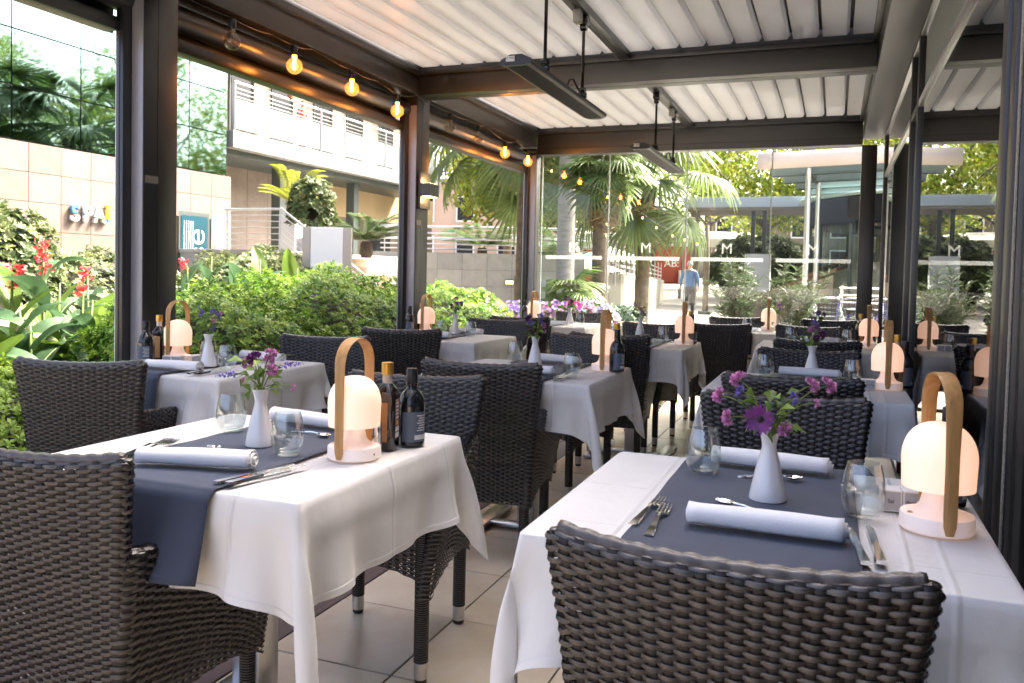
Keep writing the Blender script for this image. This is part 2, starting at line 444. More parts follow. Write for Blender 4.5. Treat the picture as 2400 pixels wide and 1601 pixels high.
# thick meeting frame at y 2.2..2.44
t = thing('door_frame', 'thick dark multi-rail frame between the nearest glass doors', 'door frame', (.41, 2.32, 0))
for k, (a, b, d) in enumerate(((-.15, -.105, .03), (-.1, -.06, .022), (-.055, 0.0, .03), (.005, .06, .022), (.065, .13, .03))):
    MB().bbox(-d, d, a, b, 0, 2.548, .003).build('stile', M_frame, t, smooth=30)
M_brush = mat('perforated grey strip', (.3, .28, .23), .6, vary=.35, vscale=120, bump=.4, bscale=200)
MB().box(-.034, -.031, -.145, -.125, 0, 2.5).build('brush_strip', M_brush, t)
t = thing('corner_frame', 'dark corner frame where the glass doors meet the end wall', 'door frame', (.41, 8.43, 0))
for a, b in ((-.06, -.025), (.03, .07)):
    MB().bbox(-.02, .03, a, b, 0, 2.548, .003).build('stile', M_frame, t, smooth=30)
# ================================================================= tablecloths: small position-based cloth solve
KE, KO = 22, 11
def drape(hx, hy, seed, iters=230):
    r = np.random.default_rng(seed); n = 2 * (KE + KO) + 1
    Lx, Ly = 2 * hx * (KE + KO) / KE, 2 * hy * (KE + KO) / KE
    gx = np.linspace(-Lx / 2, Lx / 2, n); gy = np.linspace(-Ly / 2, Ly / 2, n)
    X = np.stack([*np.meshgrid(gx, gy, indexing='ij'), np.zeros((n, n))], -1)
    X[..., 2] += r.normal(0, .002, (n, n))
    V = np.zeros_like(X); dx, dy = gx[1] - gx[0], gy[1] - gy[0]; dd = math.hypot(dx, dy)
    def pairs():
        out = []
        for (si, sj, L, k) in ((1, 0, dx, 1.), (0, 1, dy, 1.), (1, 1, dd, .55), (1, -1, dd, .55), (2, 0, 2 * dx, .5), (0, 2, 2 * dy, .5), (5, 0, 5 * dx, .3), (0, 5, 5 * dy, .3)):
            m = max(abs(si), abs(sj))
            for par in range(2):
                ii = np.arange(n)
                if si:
                    base = ii[(ii // si) % 2 == par]; base = base[base + si < n]
                    A = (base, slice(0, n)) ; 
                    if sj == 0: a = (base[:, None], ii[None]); b = (base[:, None] + si, ii[None])
                    elif sj > 0: a = (base[:, None], ii[None, :-1]); b = (base[:, None] + si, ii[None, :-1] + 1)
                    else: a = (base[:, None], ii[None, 1:]); b = (base[:, None] + si, ii[None, 1:] - 1)
                else:
                    base = ii[(ii // sj) % 2 == par]; base = base[base + sj < n]
                    a = (ii[:, None], base[None]); b = (ii[:, None], base[None] + sj)
                out.append((a, b, L, k))
        return out
    PR = pairs(); dt = 1 / 60; X0 = X.copy(); X0[..., 2] = 0
    PIN = np.zeros((n, n), bool); PIN[KO:n - KO, KO:n - KO] = True
    for it in range(iters):
        V *= .965; V[..., 2] -= 9.8 * dt * .5
        Q = X + V * dt
        for sub in range(2):
            for a, b, L, k in PR:
                d = Q[b] - Q[a]; l = np.linalg.norm(d, axis=-1, keepdims=True) + 1e-9
                cr = d * ((l - L) / l) * (.5 * k)
                Q[a] += cr; Q[b] -= cr
            x, y, z = Q[..., 0], Q[..., 1], Q[..., 2]
            ix = hx + .0015 - np.abs(x); iy = hy + .0015 - np.abs(y)
            ins = (ix > 0) & (iy > 0) & (z < 0)
            top = ins & (-z < np.minimum(ix, iy) + .02)
            z[top] = 0
            sx = ins & ~top & (ix <= iy); sy = ins & ~top & (ix > iy)
            x[sx] = np.sign(x[sx]) * (hx + .0015); y[sy] = np.sign(y[sy]) * (hy + .0015)
            Q[PIN] = X0[PIN]
        V = (Q - X) / dt
        X = Q
    return X

M_cloth = mat('white linen cloth', (.88, .865, .835), .82, sheen=.25, backt=.18)
def cloth_creases(m):
    """soft ironed creases: fine relief on the linen, in object space"""
    t = m.node_tree; L = t.links.new; b = t.nodes['Principled BSDF']
    tc = t.nodes.new('ShaderNodeTexCoord'); sp = t.nodes.new('ShaderNodeSeparateXYZ'); L(tc.outputs['Object'], sp.inputs[0])
    hs = []
    for ax, off, amp in (('X', .235, .9), ('X', -.235, .8), ('X', .29, .5), ('X', .0, .5), ('Y', .02, .8), ('Y', -.26, .5)):
        a = t.nodes.new('ShaderNodeMath'); a.operation = 'SUBTRACT'; L(sp.outputs[ax], a.inputs[0]); a.inputs[1].default_value = off
        q = t.nodes.new('ShaderNodeMath'); q.operation = 'ABSOLUTE'; L(a.outputs[0], q.inputs[0])
        mr = t.nodes.new('ShaderNodeMapRange'); mr.interpolation_type = 'SMOOTHSTEP'
        mr.inputs[1].default_value = 0; mr.inputs[2].default_value = .009; mr.inputs[3].default_value = amp; mr.inputs[4].default_value = 0
        L(q.outputs[0], mr.inputs[0]); hs.append(mr.outputs[0])
    n = t.nodes.new('ShaderNodeTexNoise'); n.inputs['Scale'].default_value = 7; n.inputs['Detail'].default_value = 3; L(tc.outputs['Object'], n.inputs[0])
    n2 = t.nodes.new('ShaderNodeTexNoise'); n2.inputs['Scale'].default_value = 900; L(tc.outputs['Object'], n2.inputs[0])
    an = t.nodes.new('ShaderNodeAttribute'); an.attribute_name = 'hem'
    mr = t.nodes.new('ShaderNodeMapRange'); mr.interpolation_type = 'SMOOTHSTEP'; mr.inputs[1].default_value = .0125; mr.inputs[2].default_value = .0165; mr.inputs[3].default_value = .6; mr.inputs[4].default_value = 0
    L(an.outputs['Fac'], mr.inputs[0]); hs.append(mr.outputs[0])
    wv = t.nodes.new('ShaderNodeTexNoise'); wv.inputs['Scale'].default_value = 3.2; wv.inputs['Detail'].default_value = 6; wv.inputs['Distortion'].default_value = 1.2; L(tc.outputs['Object'], wv.inputs[0])
    acc = hs[0]
    for h in hs[1:]:
        ad = t.nodes.new('ShaderNodeMath'); ad.operation = 'ADD'; L(acc, ad.inputs[0]); L(h, ad.inputs[1]); acc = ad.outputs[0]
    for nn, k in ((n, 2.2), (n2, .14), (wv, 2.0)):
        ma = t.nodes.new('ShaderNodeMath'); ma.operation = 'MULTIPLY_ADD'; L(nn.outputs[0], ma.inputs[0]); ma.inputs[1].default_value = k; L(acc, ma.inputs[2]); acc = ma.outputs[0]
    bp = t.nodes.new('ShaderNodeBump'); bp.inputs['Strength'].default_value = .9; bp.inputs['Distance'].default_value = .004
    L(acc, bp.inputs['Height']); L(bp.outputs[0], b.inputs['Normal'])
cloth_creases(M_cloth)
M_runner = mat('navy paper runner', (.030, .043, .078), .72, vary=.12, vscale=5, bump=.12, bscale=500, sheen=.15)

TH = .755           # cloth surface height
HX, HY = .385, .372
cloth_me = []
for k in range(2):
    X = drape(HX, HY, 5 + k)
    n = X.shape[0]; idx = np.arange(n * n).reshape(n, n)
    F = np.stack([idx[:-1, :-1], idx[1:, :-1], idx[1:, 1:], idx[:-1, 1:]], -1).reshape(-1, 4)
    me = npmesh('tablecloth', X.reshape(-1, 3), F, M_cloth)
    ev = np.zeros(len(me.edges) * 2, np.int32); me.edges.foreach_get('vertices', ev); ev = ev.reshape(-1, 2)
    gi, gj = ev // n, ev % n; lo, hi = KO, n - 1 - KO
    ed = ((np.isin(gi, (lo, hi)).all(1) & (gj >= lo).all(1) & (gj <= hi).all(1)) | (np.isin(gj, (lo, hi)).all(1) & (gi >= lo).all(1) & (gi <= hi).all(1)))
    at_ = me.attributes.new('crease_edge', 'FLOAT', 'EDGE'); at_.data.foreach_set('value', ed.astype(np.float32) * .55)
    gi, gj = np.meshgrid(np.arange(n), np.arange(n), indexing='ij'); dd_ = np.minimum(np.minimum(gi, n - 1 - gi), np.minimum(gj, n - 1 - gj)) * .0175
    at_ = me.attributes.new('hem', 'FLOAT', 'POINT'); at_.data.foreach_set('value', dd_.ravel().astype(np.float32))
    cloth_me.append(me)

def runner_mesh(seed, x0, x1, drop_n, drop_f):
    r = np.random.default_rng(seed); pts = []
    nx = 13
    ph = r.uniform(0, 6, 4)
    sn = np.linspace(1, 0, 16); 
    # path along y: near hang, top, far hang
    S = []
    R0 = .014
    for s in np.linspace(1, 0, 14): S.append(('n', s))
    for a in np.linspace(0, PI / 2, 5)[1:-1]: S.append(('na', a))
    for y in np.linspace(0, 1, 16): S.append(('t', y))
    for a in np.linspace(0, PI / 2, 5)[1:-1]: S.append(('fa', a))
    for s in np.linspace(0, 1, 10): S.append(('f', s))
    P = np.zeros((len(S), nx, 3)); EY = HY + .009; ZT = .0035
    for i, (k, s) in enumerate(S):
        for j in range(nx):
            u = j / (nx - 1); x = x0 + (x1 - x0) * u
            if k == 'n':
                d = drop_n * s; w = s * s
                y = -EY - R0 * .2 - .02 * w * math.sin(u * 5.5 + ph[0]) - .006 - .034 * s
                z = ZT - R0 - d; x += .012 * w * math.sin(u * 3 + ph[1])
            elif k == 'na': y = -EY + R0 - R0 * math.cos(s); z = ZT - R0 + R0 * math.sin(s)
            elif k == 't':
                y = (-EY + R0) + s * 2 * (EY - R0); z = ZT + .0012 * math.sin(7 * s + u * 4 + ph[2]) + .001 * math.sin(23 * s + 9 * u)
            elif k == 'fa': y = EY - R0 + R0 * math.sin(s); z = ZT - R0 + R0 * math.cos(s)
            else:
                d = drop_f * s; y = EY + R0 * .2 + .004 + .03 * s + .012 * s * s * math.sin(u * 5 + ph[3]); z = ZT - R0 - d
            P[i, j] = (x, y, z)
    a, b = P.shape[:2]; idx = np.arange(a * b).reshape(a, b)
    F = np.stack([idx[:-1, :-1], idx[:-1, 1:], idx[1:, 1:], idx[1:, :-1]], -1).reshape(-1, 4)
    return npmesh('table_runner', P.reshape(-1, 3), F, M_runner)

M_tabletop = mat('grey table board', (.25, .24, .23), .6)
def make_table():
    t = thing('table', 'x', 'table')
    MB().bbox(-HX + .035, HX - .035, -HY + .035, HY - .035, .715, .7425, .004).build('table_top', M_tabletop, t)
    MB().bbox(-.16, .16, -.05, .05, .70, .715, .003).build('top_plate', M_steel, t)
    MB().bbox(-.04, .04, -.04, .04, .03, .70, .004).build('column', M_steel, t, smooth=30)
    for sx in (-1, 1):
        MB().bbox(sx * .22 - .04, sx * .22 + .04, -.27, .27, .008, .03, .004).build('foot_plate', M_steel, t, smooth=30)
        for sy in (-1, 1): MB().lathe([(.014, 0), (.016, .008)], 10, (sx * .22, sy * .24, 0)).build('foot', M_black, t)
    MB().bbox(-.18, .18, -.03, .03, .01, .028, .003).build('base_bar', M_steel, t, smooth=30)
    return t
TABLE = Proto(make_table())
ROWN = {'A': 'hedge row', 'B': 'middle row', 'C': 'glass door row'}
NTH = {1: 'first', 2: 'second', 3: 'third', 4: 'last'}
#        key: (cx, cy)
TABLES = {'A1': (-2.645, 3.01), 'A2': (-2.49, 5.17), 'A3': (-2.33, 7.1), 'B1': (-1.322, 1.69), 'B2': (-1.30, 3.63), 'B3': (-1.235, 5.48),
          'B4': (-.80, 7.42), 'C1': (-.11, 1.705), 'C2': (-.095, 3.72), 'C3': (-.085, 5.98), 'C4': (-.10, 8.0)}
del TABLES['C4']
def where(k): return '%s table of the %s' % (NTH[int(k[1])], ROWN[k[0]])
RUN_X = {'A': (-.27, .10), 'B': (-.18, .19), 'C': (-.21, .165)}
for i, (k, (cx, cy)) in enumerate(TABLES.items()):
    TABLE.put((cx, cy, 0), 0, 'steel pedestal under the white cloth, %s' % where(k), 'dining tables')
    o = obj('tablecloth', cloth_me[(i + (1 if k in ('B1', 'C2') else 0)) % 2], None, (cx, cy, TH - .0035), [0, PI][(i // 3) % 2])
    sub = o.modifiers.new('smooth', 'SUBSURF'); sub.levels = 1; sub.render_levels = 1
    tag(o, 'white linen cloth draped over the %s' % where(k), 'tablecloth', 'white tablecloths')
    me = runner_mesh(40 + i, *RUN_X[k[0]], .165 if k[0] != 'C' else .15, .16)
    o = obj('table_runner', me, None, (cx, cy, TH), 0)
    so = o.modifiers.new('thick', 'SOLIDIFY'); so.thickness = .0012; so.offset = 1
    tag(o, 'navy runner laid across the %s' % where(k), 'table runner', 'navy table runners')

# ================================================================= woven armchair
M_wick = mat('woven resin strand', (.025, .0168, .0125), .17, vary=.35, vscale=30, island=.6, spec=1., bump=.25, bscale=300, stretch=(1, 1, 6))
M_wick2 = mat('woven resin stake', (.010, .0065, .005), .5, island=.35, spec=.5)
M_cush = mat('ivory seat cushion', (.68, .65, .6), .85, vary=.05, vscale=8, bump=.1, bscale=400, sheen=.2)

def weave(Pf, nc, nr, amp, wrow=.46, wst=.27, closed=True, K=2, v0=0., v1=1.):
    """interlaced strands on the surface Pf(U,V)->(P,N). returns two meshes data: weavers, stakes"""
    # weavers
    m = nc * K + (0 if closed else 1)
    ui = np.arange(m) / (nc * K)
    J = np.arange(nr)
    vv = v0 + (v1 - v0) * (J + .5) / nr; dv = (v1 - v0) / nr
    tri = np.cos(PI * (np.arange(m) / K - .5))                     # +1,-1 at successive stakes
    jr = np.random.default_rng(nc * 31 + nr); vv = vv + jr.normal(0, .05, nr) * dv
    A = amp * tri[None, :] * np.where(J % 2 == 0, 1, -1)[:, None] * (1 + jr.normal(0, .10, (nr, m)))
    wob = jr.normal(0, .10, (nr, 9)); wob = np.stack([np.interp(np.linspace(0, 8, m), np.arange(9), w_) for w_ in wob]) * dv
    rows = []
    for off, lift in ((-wrow, -.12), (0., .22), (wrow, -.12)):
        U = np.broadcast_to(ui[None], (nr, m)); Vv = np.clip((vv + off * dv)[:, None] + wob, .0, 1.)
        P, N = Pf(U, Vv); rows.append(P + N * (A + amp * lift + .0)[..., None])
    W = np.stack(rows, 2)                                          # nr,m,3,3
    idx = np.arange(nr * m * 3).reshape(nr, m, 3)
    nx = np.roll(idx, -1, 1) if closed else idx[:, 1:]
    cu = idx if closed else idx[:, :-1]
    F = np.concatenate([np.stack([cu[..., a], nx[..., a], nx[..., a + 1], cu[..., a + 1]], -1).reshape(-1, 4) for a in (0, 1)])
    w1 = (W.reshape(-1, 3), F)
    # stakes
    us = (np.arange(nc) + .5) / nc; du = 1. / nc
    vs = v0 + (v1 - v0) * (np.arange(nr) + .5) / nr
    sg = np.where((np.arange(nc)[:, None] + np.arange(nr)[None]) % 2 == 0, -1, 1)
    cols = []
    for off, lift in ((-wst, -.3), (0., .3), (wst, -.3)):
        U = np.broadcast_to((us + off * du)[:, None], (nc, nr)); Vv = np.broadcast_to(vs[None], (nc, nr))
        P, N = Pf(U, Vv); cols.append(P + N * (amp * sg * .5 + amp * (lift - .25))[..., None])
    S = np.stack(cols, 2); idx = np.arange(nc * nr * 3).reshape(nc, nr, 3)
    F = np.concatenate([np.stack([idx[:, :-1, a], idx[:, :-1, a + 1], idx[:, 1:, a + 1], idx[:, 1:, a]], -1).reshape(-1, 4) for a in (0, 1)])
    return w1, (S.reshape(-1, 3), F)

def racetrack(cf, length_f, th):
    """closed strip: centre line cf(s,v) with s in -1..1, side normal; returns Pf on the closed outline"""
    def Pf(U, V):
        L = 2.0; arc = .16                                        # parametric lengths: face 2, rounded end .16
        tot = 2 * L + 2 * arc; q = (U % 1.0) * tot
        P = np.zeros(U.shape + (3,)); N = np.zeros_like(P)
        for k in range(4):
            if k == 0: mk = q < L; s = q / L * 2 - 1; an = np.full_like(q, -PI / 2)
            elif k == 1: mk = (q >= L) & (q < L + arc); s = np.ones_like(q); an = -PI / 2 + (q - L) / arc * PI
            elif k == 2: mk = (q >= L + arc) & (q < 2 * L + arc); s = 1 - (q - L - arc) / L * 2; an = np.full_like(q, PI / 2)
            else: mk = q >= 2 * L + arc; s = -np.ones_like(q); an = PI / 2 + (q - 2 * L - arc) / arc * PI
            C, T, B, t = cf(s, V)
            n = T * np.cos(an)[..., None] + B * np.sin(an)[..., None]
            p = C + n * t[..., None]
            P[mk] = p[mk]; N[mk] = n[mk]
        return P, N
    return Pf

def chair_back():
    def cf(s, V):
        z0, z1 = .262, .812
        vt = .955                                                  # above: close the top
        v = np.clip(V / vt, 0, 1); e = np.clip((V - vt) / (1 - vt), 0, 1)
        z = z0 + (z1 - z0) * v
        h = (z - .26) / .55
        hw = .192 + .004 * h + .040 * np.clip(h, 0, 1) ** 2.2
        x = s * hw
        lean = -.215 - .018 * h - .055 * np.clip((h - .25), 0, 1) ** 1.3
        y = lean + .018 * (s ** 2) * np.clip(h, 0, 1)
        th = .0165 * np.cos(e * PI / 2 * .93) + .001
        zz = z + (.016 * np.sin(e * PI / 2)) + .012 * (np.abs(s) ** 3) * h ** 3 - .003 * (1 - s ** 2) * h
        C = np.stack([x, y, zz], -1)
        T = np.zeros_like(C); T[..., 0] = 1
        B = np.zeros_like(C); B[..., 1] = 1
        return C, T, B, th
    return racetrack(cf, None, None)
def chair_side(sg):
    def cf(s, V):
        vt = .93
        v = np.clip(V / vt, 0, 1); e = np.clip((V - vt) / (1 - vt), 0, 1)
        y = .010 + s * .222
        zb = .250 + .05 * (1 - s ** 2) ** .8
        zt = .635 - .022 * (s + 1) - .045 * np.clip((s - .45) / .55, 0, 1) ** 2.2
        z = zb + (zt - zb) * v + .018 * np.sin(e * PI / 2)
        h = np.clip((z - .26) / .38, 0, 1)
        x = sg * (.190 + (.026 + .028 * (s + 1)) * h ** 1.3)
        th = .021 * np.cos(e * PI / 2 * .93) + .001
        C = np.stack([x, y, z], -1)
        T = np.zeros_like(C); T[..., 1] = 1
        B = np.zeros_like(C); B[..., 0] = -1
        return C, T, B, th
    return racetrack(cf, None, None)
def chair_skirt():
    def Pf(U, V):
        x = (U - .5) * .36
        zb = .285 + .045 * (1 - (2 * U - 1) ** 2); z = zb + (.418 - zb) * V
        P = np.stack([x, np.full_like(x, .215), z], -1); N = np.zeros_like(P); N[..., 1] = 1
        return P, N
    return Pf
def joinwv(*ws):
    V = []; F = []; o = 0
    for v, f in ws: V.append(v); F.append(f + o); o += len(v)
    return np.concatenate(V), np.concatenate(F)

def rope(path, r, per=.03, n=8):
    """border strand: tube whose radius swells with every wrap"""
    mb = MB(); L = 0; pts = []; rr = []
    path = [Vector(p) for p in path]
    for a, b in zip(path[:-1], path[1:]):
        k = max(2, int((b - a).length / .006))
        for i in range(k): pts.append(a + (b - a) * i / k); L += (b - a).length / k; rr.append(r * (.80 + .26 * abs(math.sin(PI * L / per))))
    pts.append(path[-1]); rr.append(r * .8)
    return mb.tube(pts, rr, n)

def make_chair():
    t = thing('armchair', 'x', 'armchair')
    w1, w2 = weave(chair_back(), 42, 70, .0036, wrow=.475, wst=.27, K=4)
    b = obj('backrest', npmesh('backrest', *w1, M_wick), t)
    obj('stakes', npmesh('stakes', *w2, M_wick2), b)
    # top border and braided side edge
    top = []
    Pf = chair_back(); uu = np.linspace(0, 2 / 4.32, 15); Pt, _ = Pf(uu[None], np.full((1, 15), .985))
    bo = rope([tuple(p) for p in Pt[0] + np.array([0, .012, .001])], .0125, .036).build('top_border', M_wick, b, smooth=180)
    for sg in (-1, 1):
        w1, w2 = weave(chair_side(sg), 40, 47, .0034, wrow=.47, wst=.27, K=4)
        if sg > 0: pass
        s = obj('armrest', npmesh('armrest', *w1, M_wick), t)
        obj('stakes', npmesh('stakes', *w2, M_wick2), s)
    w1, w2 = weave(chair_skirt(), 16, 17, .0031, closed=False)
    s = obj('front_apron', npmesh('front_apron', *joinwv(w1), M_wick), t)
    obj('stakes', npmesh('stakes', *w2, M_wick2), s)
    MB().bbox(-.172, .172, -.205, .21, .405, .418, .003).build('seat_deck', M_wick2, t)
    c = MB().bbox(-.172, .172, -.20, .208, .418, .462, .018).build('seat_cushion', M_cush, t, smooth=60)
    for sx in (-1, 1):
        for y, zt in ((.222, .585), (-.205, .30)):
            pr = []; z = .062
            while z < zt: pr += [(.0195, z), (.0222, z + .0016), (.0222, z + .0048), (.0195, z + .0064)]; z += .0066
            l = MB().lathe(pr, 12, (sx * .182, y, 0)).build('leg', M_wick, t, smooth=50)
            MB().lathe([(.019, .014), (.0205, .02), (.0205, .062)], 14, (sx * .182, y, 0)).build('ferrule', M_steel, l, smooth=40)
            MB().lathe([(.0145, 0), (.0185, .004), (.0185, .014)], 14, (sx * .182, y, 0)).build('rubber_tip', M_black, l, smooth=40)
    return t
CHAIR = Proto(make_chair())
def chair(xa, ya, xb, yb, far, label):
    """xa..xb, ya..yb: top corners of the backrest as read in plan; far = the chair faces the camera side"""
    cx, cy = (xa + xb) / 2, (ya + yb) / 2; a = math.atan2(yb - ya, xb - xa)
    back = .268
    if far: CHAIR.put((cx + math.sin(a) * back, cy - math.cos(a) * back, 0), a + PI, label, 'woven armchairs')
    else: CHAIR.put((cx - math.sin(a) * back, cy + math.cos(a) * back, 0), a, label, 'woven armchairs')
chair(-1.70, 1.135, -1.225, 1.165, 0, 'nearest woven armchair of the middle row, back turned to the lens')
chair(-.36, 1.107, .123, 1.095, 0, 'nearest woven armchair of the glass door row, its top edge close up')
chair(-1.58, 2.55, -1.12, 2.63, 1, 'woven armchair facing out behind the gold-capped bottle')
chair(-1.53, 3.03, -1.10, 3.09, 0, 'woven armchair tucked at the second table of the middle row, back outward')
chair(-.375, 2.68, .11, 2.73, 1, 'woven armchair facing out behind the pink and violet bouquet')
chair(-.37, 3.215, .10, 3.235, 0, 'woven armchair back tucked close behind the bouquet chair at the second glass door table')
chair(-2.80, 2.225, -2.42, 2.36, 0, 'woven armchair of the hedge row nearest the canna plants')
chair(-2.72, 3.76, -2.36, 3.85, 1, 'woven armchair facing out on the far side of the first hedge row table')
chair(-2.68, 4.48, -2.30, 4.62, 0, 'woven armchair in front of the second hedge row table')
chair(-1.60, 4.83, -1.11, 4.71, 1, 'woven armchair facing out behind the second lamp of the middle row')
chair(-1.50, 4.93, -1.05, 4.98, 0, 'woven armchair in front of the third middle row table')
chair(-1.05, 6.58, -.60, 6.71, 0, 'tall looking woven armchair back standing alone in front of the last middle row table')
chair(-.345, 4.53, .12, 4.56, 1, 'woven armchair facing out behind the second glass door table')
chair(-.31, 5.21, .15, 5.28, 0, 'woven armchair in front of the third glass door table')
chair(-.40, 6.87, .06, 6.78, 1, 'woven armchair facing out behind the third glass door table')
chair(-1.06, 7.86, -.60, 7.97, 1, 'woven armchair facing out against the end glass, middle row')
chair(-1.50, 6.36, -1.05, 6.31, 1, 'woven armchair facing out behind the third middle row table')
chair(-2.62, 5.98, -2.22, 6.02, 1, 'woven armchair facing out behind the second hedge row table')
chair(-2.62, 6.36, -2.20, 6.5, 0, 'woven armchair in front of the third hedge row table')
chair(-2.50, 7.75, -2.05, 7.72, 1, 'woven armchair facing out at the far corner post')
chair(-.22, 8.05, .16, 8.1, 1, 'woven armchair at the far end of the glass door row')
# ================================================================= portable table lamp
M_shade = mat('glowing opal shade', (.84, .72, .64), .45, emit=(1., .56, .36), estr=.105)
_t = M_shade.node_tree; _oi = _t.nodes.new('ShaderNodeObjectInfo'); _mr = _t.nodes.new('ShaderNodeMapRange'); _mr.inputs[3].default_value = .085; _mr.inputs[4].default_value = .122
_t.links.new(_oi.outputs['Random'], _mr.inputs[0]); _t.links.new(_mr.outputs[0], _t.nodes['Principled BSDF'].inputs['Emission Strength'])
M_lampw = mat('white lamp plastic', (.82, .8, .78), .4, emit=(1., .62, .42), estr=.03)
M_oak = mat('oiled oak strip', (.50, .27, .09), .42, vary=.22, vscale=14, stretch=(6, 6, .5), bump=.1, bscale=60)
M_brass = mat('pale brass rivet', (.72, .55, .33), .35, 1.)
def make_lamp():
    t = thing('table_lamp', 'x', 'lamp')
    b = MB().lathe([(.059, 0), (.062, .003), (.062, .026), (.0605, .029), (.050, .031), (.038, .036), (.030, .046), (.0255, .062), (.0245, .08)], 40).build('base', M_lampw, t, smooth=40)
    MB().lathe([(.0025, 0), (.0025, .001)], 10).build('charging_port', M_black, b, loc=(.0605, -.01, .014), rot=(0, R(90), 0))
    MB().lathe([(.006, 0), (.006, .0008)], 12).build('switch', M_brass, b, loc=(-.048, -.012, .0312))
    pr = [(.0605, .0)]
    for a in np.linspace(0, PI / 2, 12): pr.append((.0625 * math.cos(a) ** .78 if a < 1.57 else .0, .052 + .066 * math.sin(a)))
    pr = [(max(r, .0004), z) for r, z in pr]
    MB().lathe([(.0245, .003)] + pr, 44, capb=False).build('shade', M_shade, t, smooth=60, loc=(0, 0, .076))
    # bent oak handle in the y-z plane
    pts = []
    for z in np.linspace(.006, .205, 14): pts.append((-.0655, z))
    for a in np.linspace(0, PI, 19)[1:-1]: pts.append((-.0655 * math.cos(a), .215 + .067 * math.sin(a) ** .9))
    for z in np.linspace(.205, .006, 14): pts.append((.0655, z))
    n = len(pts); P = np.zeros((n, 8, 3))
    for i, (y, z) in enumerate(pts):
        a = pts[max(0, i - 1)]; b_ = pts[min(n - 1, i + 1)]; d = Vector((b_[0] - a[0], b_[1] - a[1])).normalized(); nn = (-d.y, d.x)
        k = abs(z - .0) / .28; hw = .0115 + .0035 * min(1, max(0, (k - .5) * 2))
        if i in (0, n - 1): hw *= .55
        if i in (1, n - 2): hw *= .92
        for j, (sx, so) in enumerate(((-1, -.4), (-.7, -1), (.7, -1), (1, -.4), (1, .4), (.7, 1), (-.7, 1), (-1, .4))):
            P[i, j] = (sx * hw, y + nn[0] * so * .0021, z + nn[1] * so * .0021)
    mb = MB(); vs = P.reshape(-1, 3); fs = []
    for i in range(n - 1):
        for j in range(8): fs.append((i * 8 + j, i * 8 + (j + 1) % 8, (i + 1) * 8 + (j + 1) % 8, (i + 1) * 8 + j))
    fs += [tuple(range(7, -1, -1)), tuple((n - 1) * 8 + j for j in range(8))]
    mb.add(vs, fs); h = mb.build('handle', M_oak, t, smooth=50); fixn(h.data)
    for sy in (-1, 1):
        for z in (.018, .112): MB().lathe([(.0048, 0), (.0048, .0012), (.003, .002)], 14).build('rivet', M_brass, h, loc=(0, sy * .0675, z), rot=(R(90) * -sy * -1 if sy < 0 else R(-90), 0, 0))
    return t
LAMP = Proto(make_lamp())
LAMPS = {'C1': (.187, 1.667), 'B1': (-1.049, 1.695), 'B2': (-.991, 3.785), 'C2': (.216, 3.768), 'C3': (.227, 6.08), 'A1': (-2.833, 3.036), 'A2': (-2.68, 5.26), 'A3': (-2.60, 7.3), 'B3': (-.915, 5.54), 'B4': (-.52, 7.5)}
for k, (x, y) in LAMPS.items():
    LAMP.put((x, y, TH + .001), R({'C1': 12, 'B1': 0}.get(k, random.uniform(-5, 8))), 'glowing dome lamp with bent oak handle, %s' % where(k), 'oak handled table lamps')

# ================================================================= vases
M_porc = mat('white porcelain', (.84, .835, .82), .12, spec=.6, coat=.3)
def make_vase():
    t = thing('vase', 'x', 'vase')
    out = [(.033, 0), (.0362, .002), (.0362, .006), (.033, .024), (.0275, .05), (.0218, .075), (.0165, .095), (.0142, .106), (.0145, .114), (.0165, .124), (.0195, .133), (.0222, .140), (.0222, .1412)]
    MB().lathe(out, 36, capt=False).build('body', M_porc, t, smooth=50)
    MB().lathe([(.0222, .1412), (.0205, .1408), (.0175, .132), (.0125, .115), (.0125, .106), (.016, .08), (.02, .06)], 36, capb=False).build('inner_wall', M_porc, t, smooth=50)
    return t
VASE = Proto(make_vase())
VASES = {'C1': (-.11, 1.723), 'B1': (-1.313, 1.687), 'B2': (-1.315, 3.72), 'A1': (-2.566, 2.934), 'C2': (-.083, 4.0), 'A2': (-2.50, 5.36), 'B3': (-1.29, 5.9), 'A3': (-2.19, 7.1), 'C3': (-.105, 5.78), 'B4': (-.46, 7.62)}
for k, (x, y) in VASES.items():
    VASE.put((x, y, TH + .0048 if k not in ('B4',) else TH + .001), 0, 'white porcelain bud vase on the %s' % where(k), 'white bud vases')

# ================================================================= bouquets
M_stem = mat('flower stem', (.17, .24, .05), .6, backt=.15)
M_bleaf = mat('bouquet leaf', (.16, .26, .045), .55, vary=.25, vscale=30, island=.4, backt=.3)
M_pink = mat('pink scabious petal', (.66, .30, .54), .6, island=.45, vary=.2, vscale=60, backt=.25)
M_purp = mat('deep purple petal', (.15, .025, .17), .55, island=.4, vary=.3, vscale=60, backt=.2)
M_viol = mat('violet petal', (.22, .17, .52), .6, island=.45, backt=.25)
M_eye = mat('dark flower eye', (.03, .012, .03), .7)
def petals_pom(n, r, seed):
    q = np.random.default_rng(seed); d = runit(n, q); d[:, 2] = np.abs(d[:, 2]) * .9 - .15
    d /= np.linalg.norm(d, axis=1, keepdims=True)
    return leaf_mesh(d * r * .35, d, runit(n, q), r * q.uniform(.55, .8, n), r * q.uniform(.4, .6, n), .15)
def petals_daisy(n, r, seed):
    q = np.random.default_rng(seed); a = np.arange(n) / n * 2 * PI + q.uniform(-.06, .06, n)
    d = np.stack([np.cos(a), np.sin(a), np.full(n, .25)], 1)
    up = np.tile([0, 0, 1.], (n, 1)); return leaf_mesh(d * r * .16, d, up, r * q.uniform(.82, .95, n), r * .33, .12)
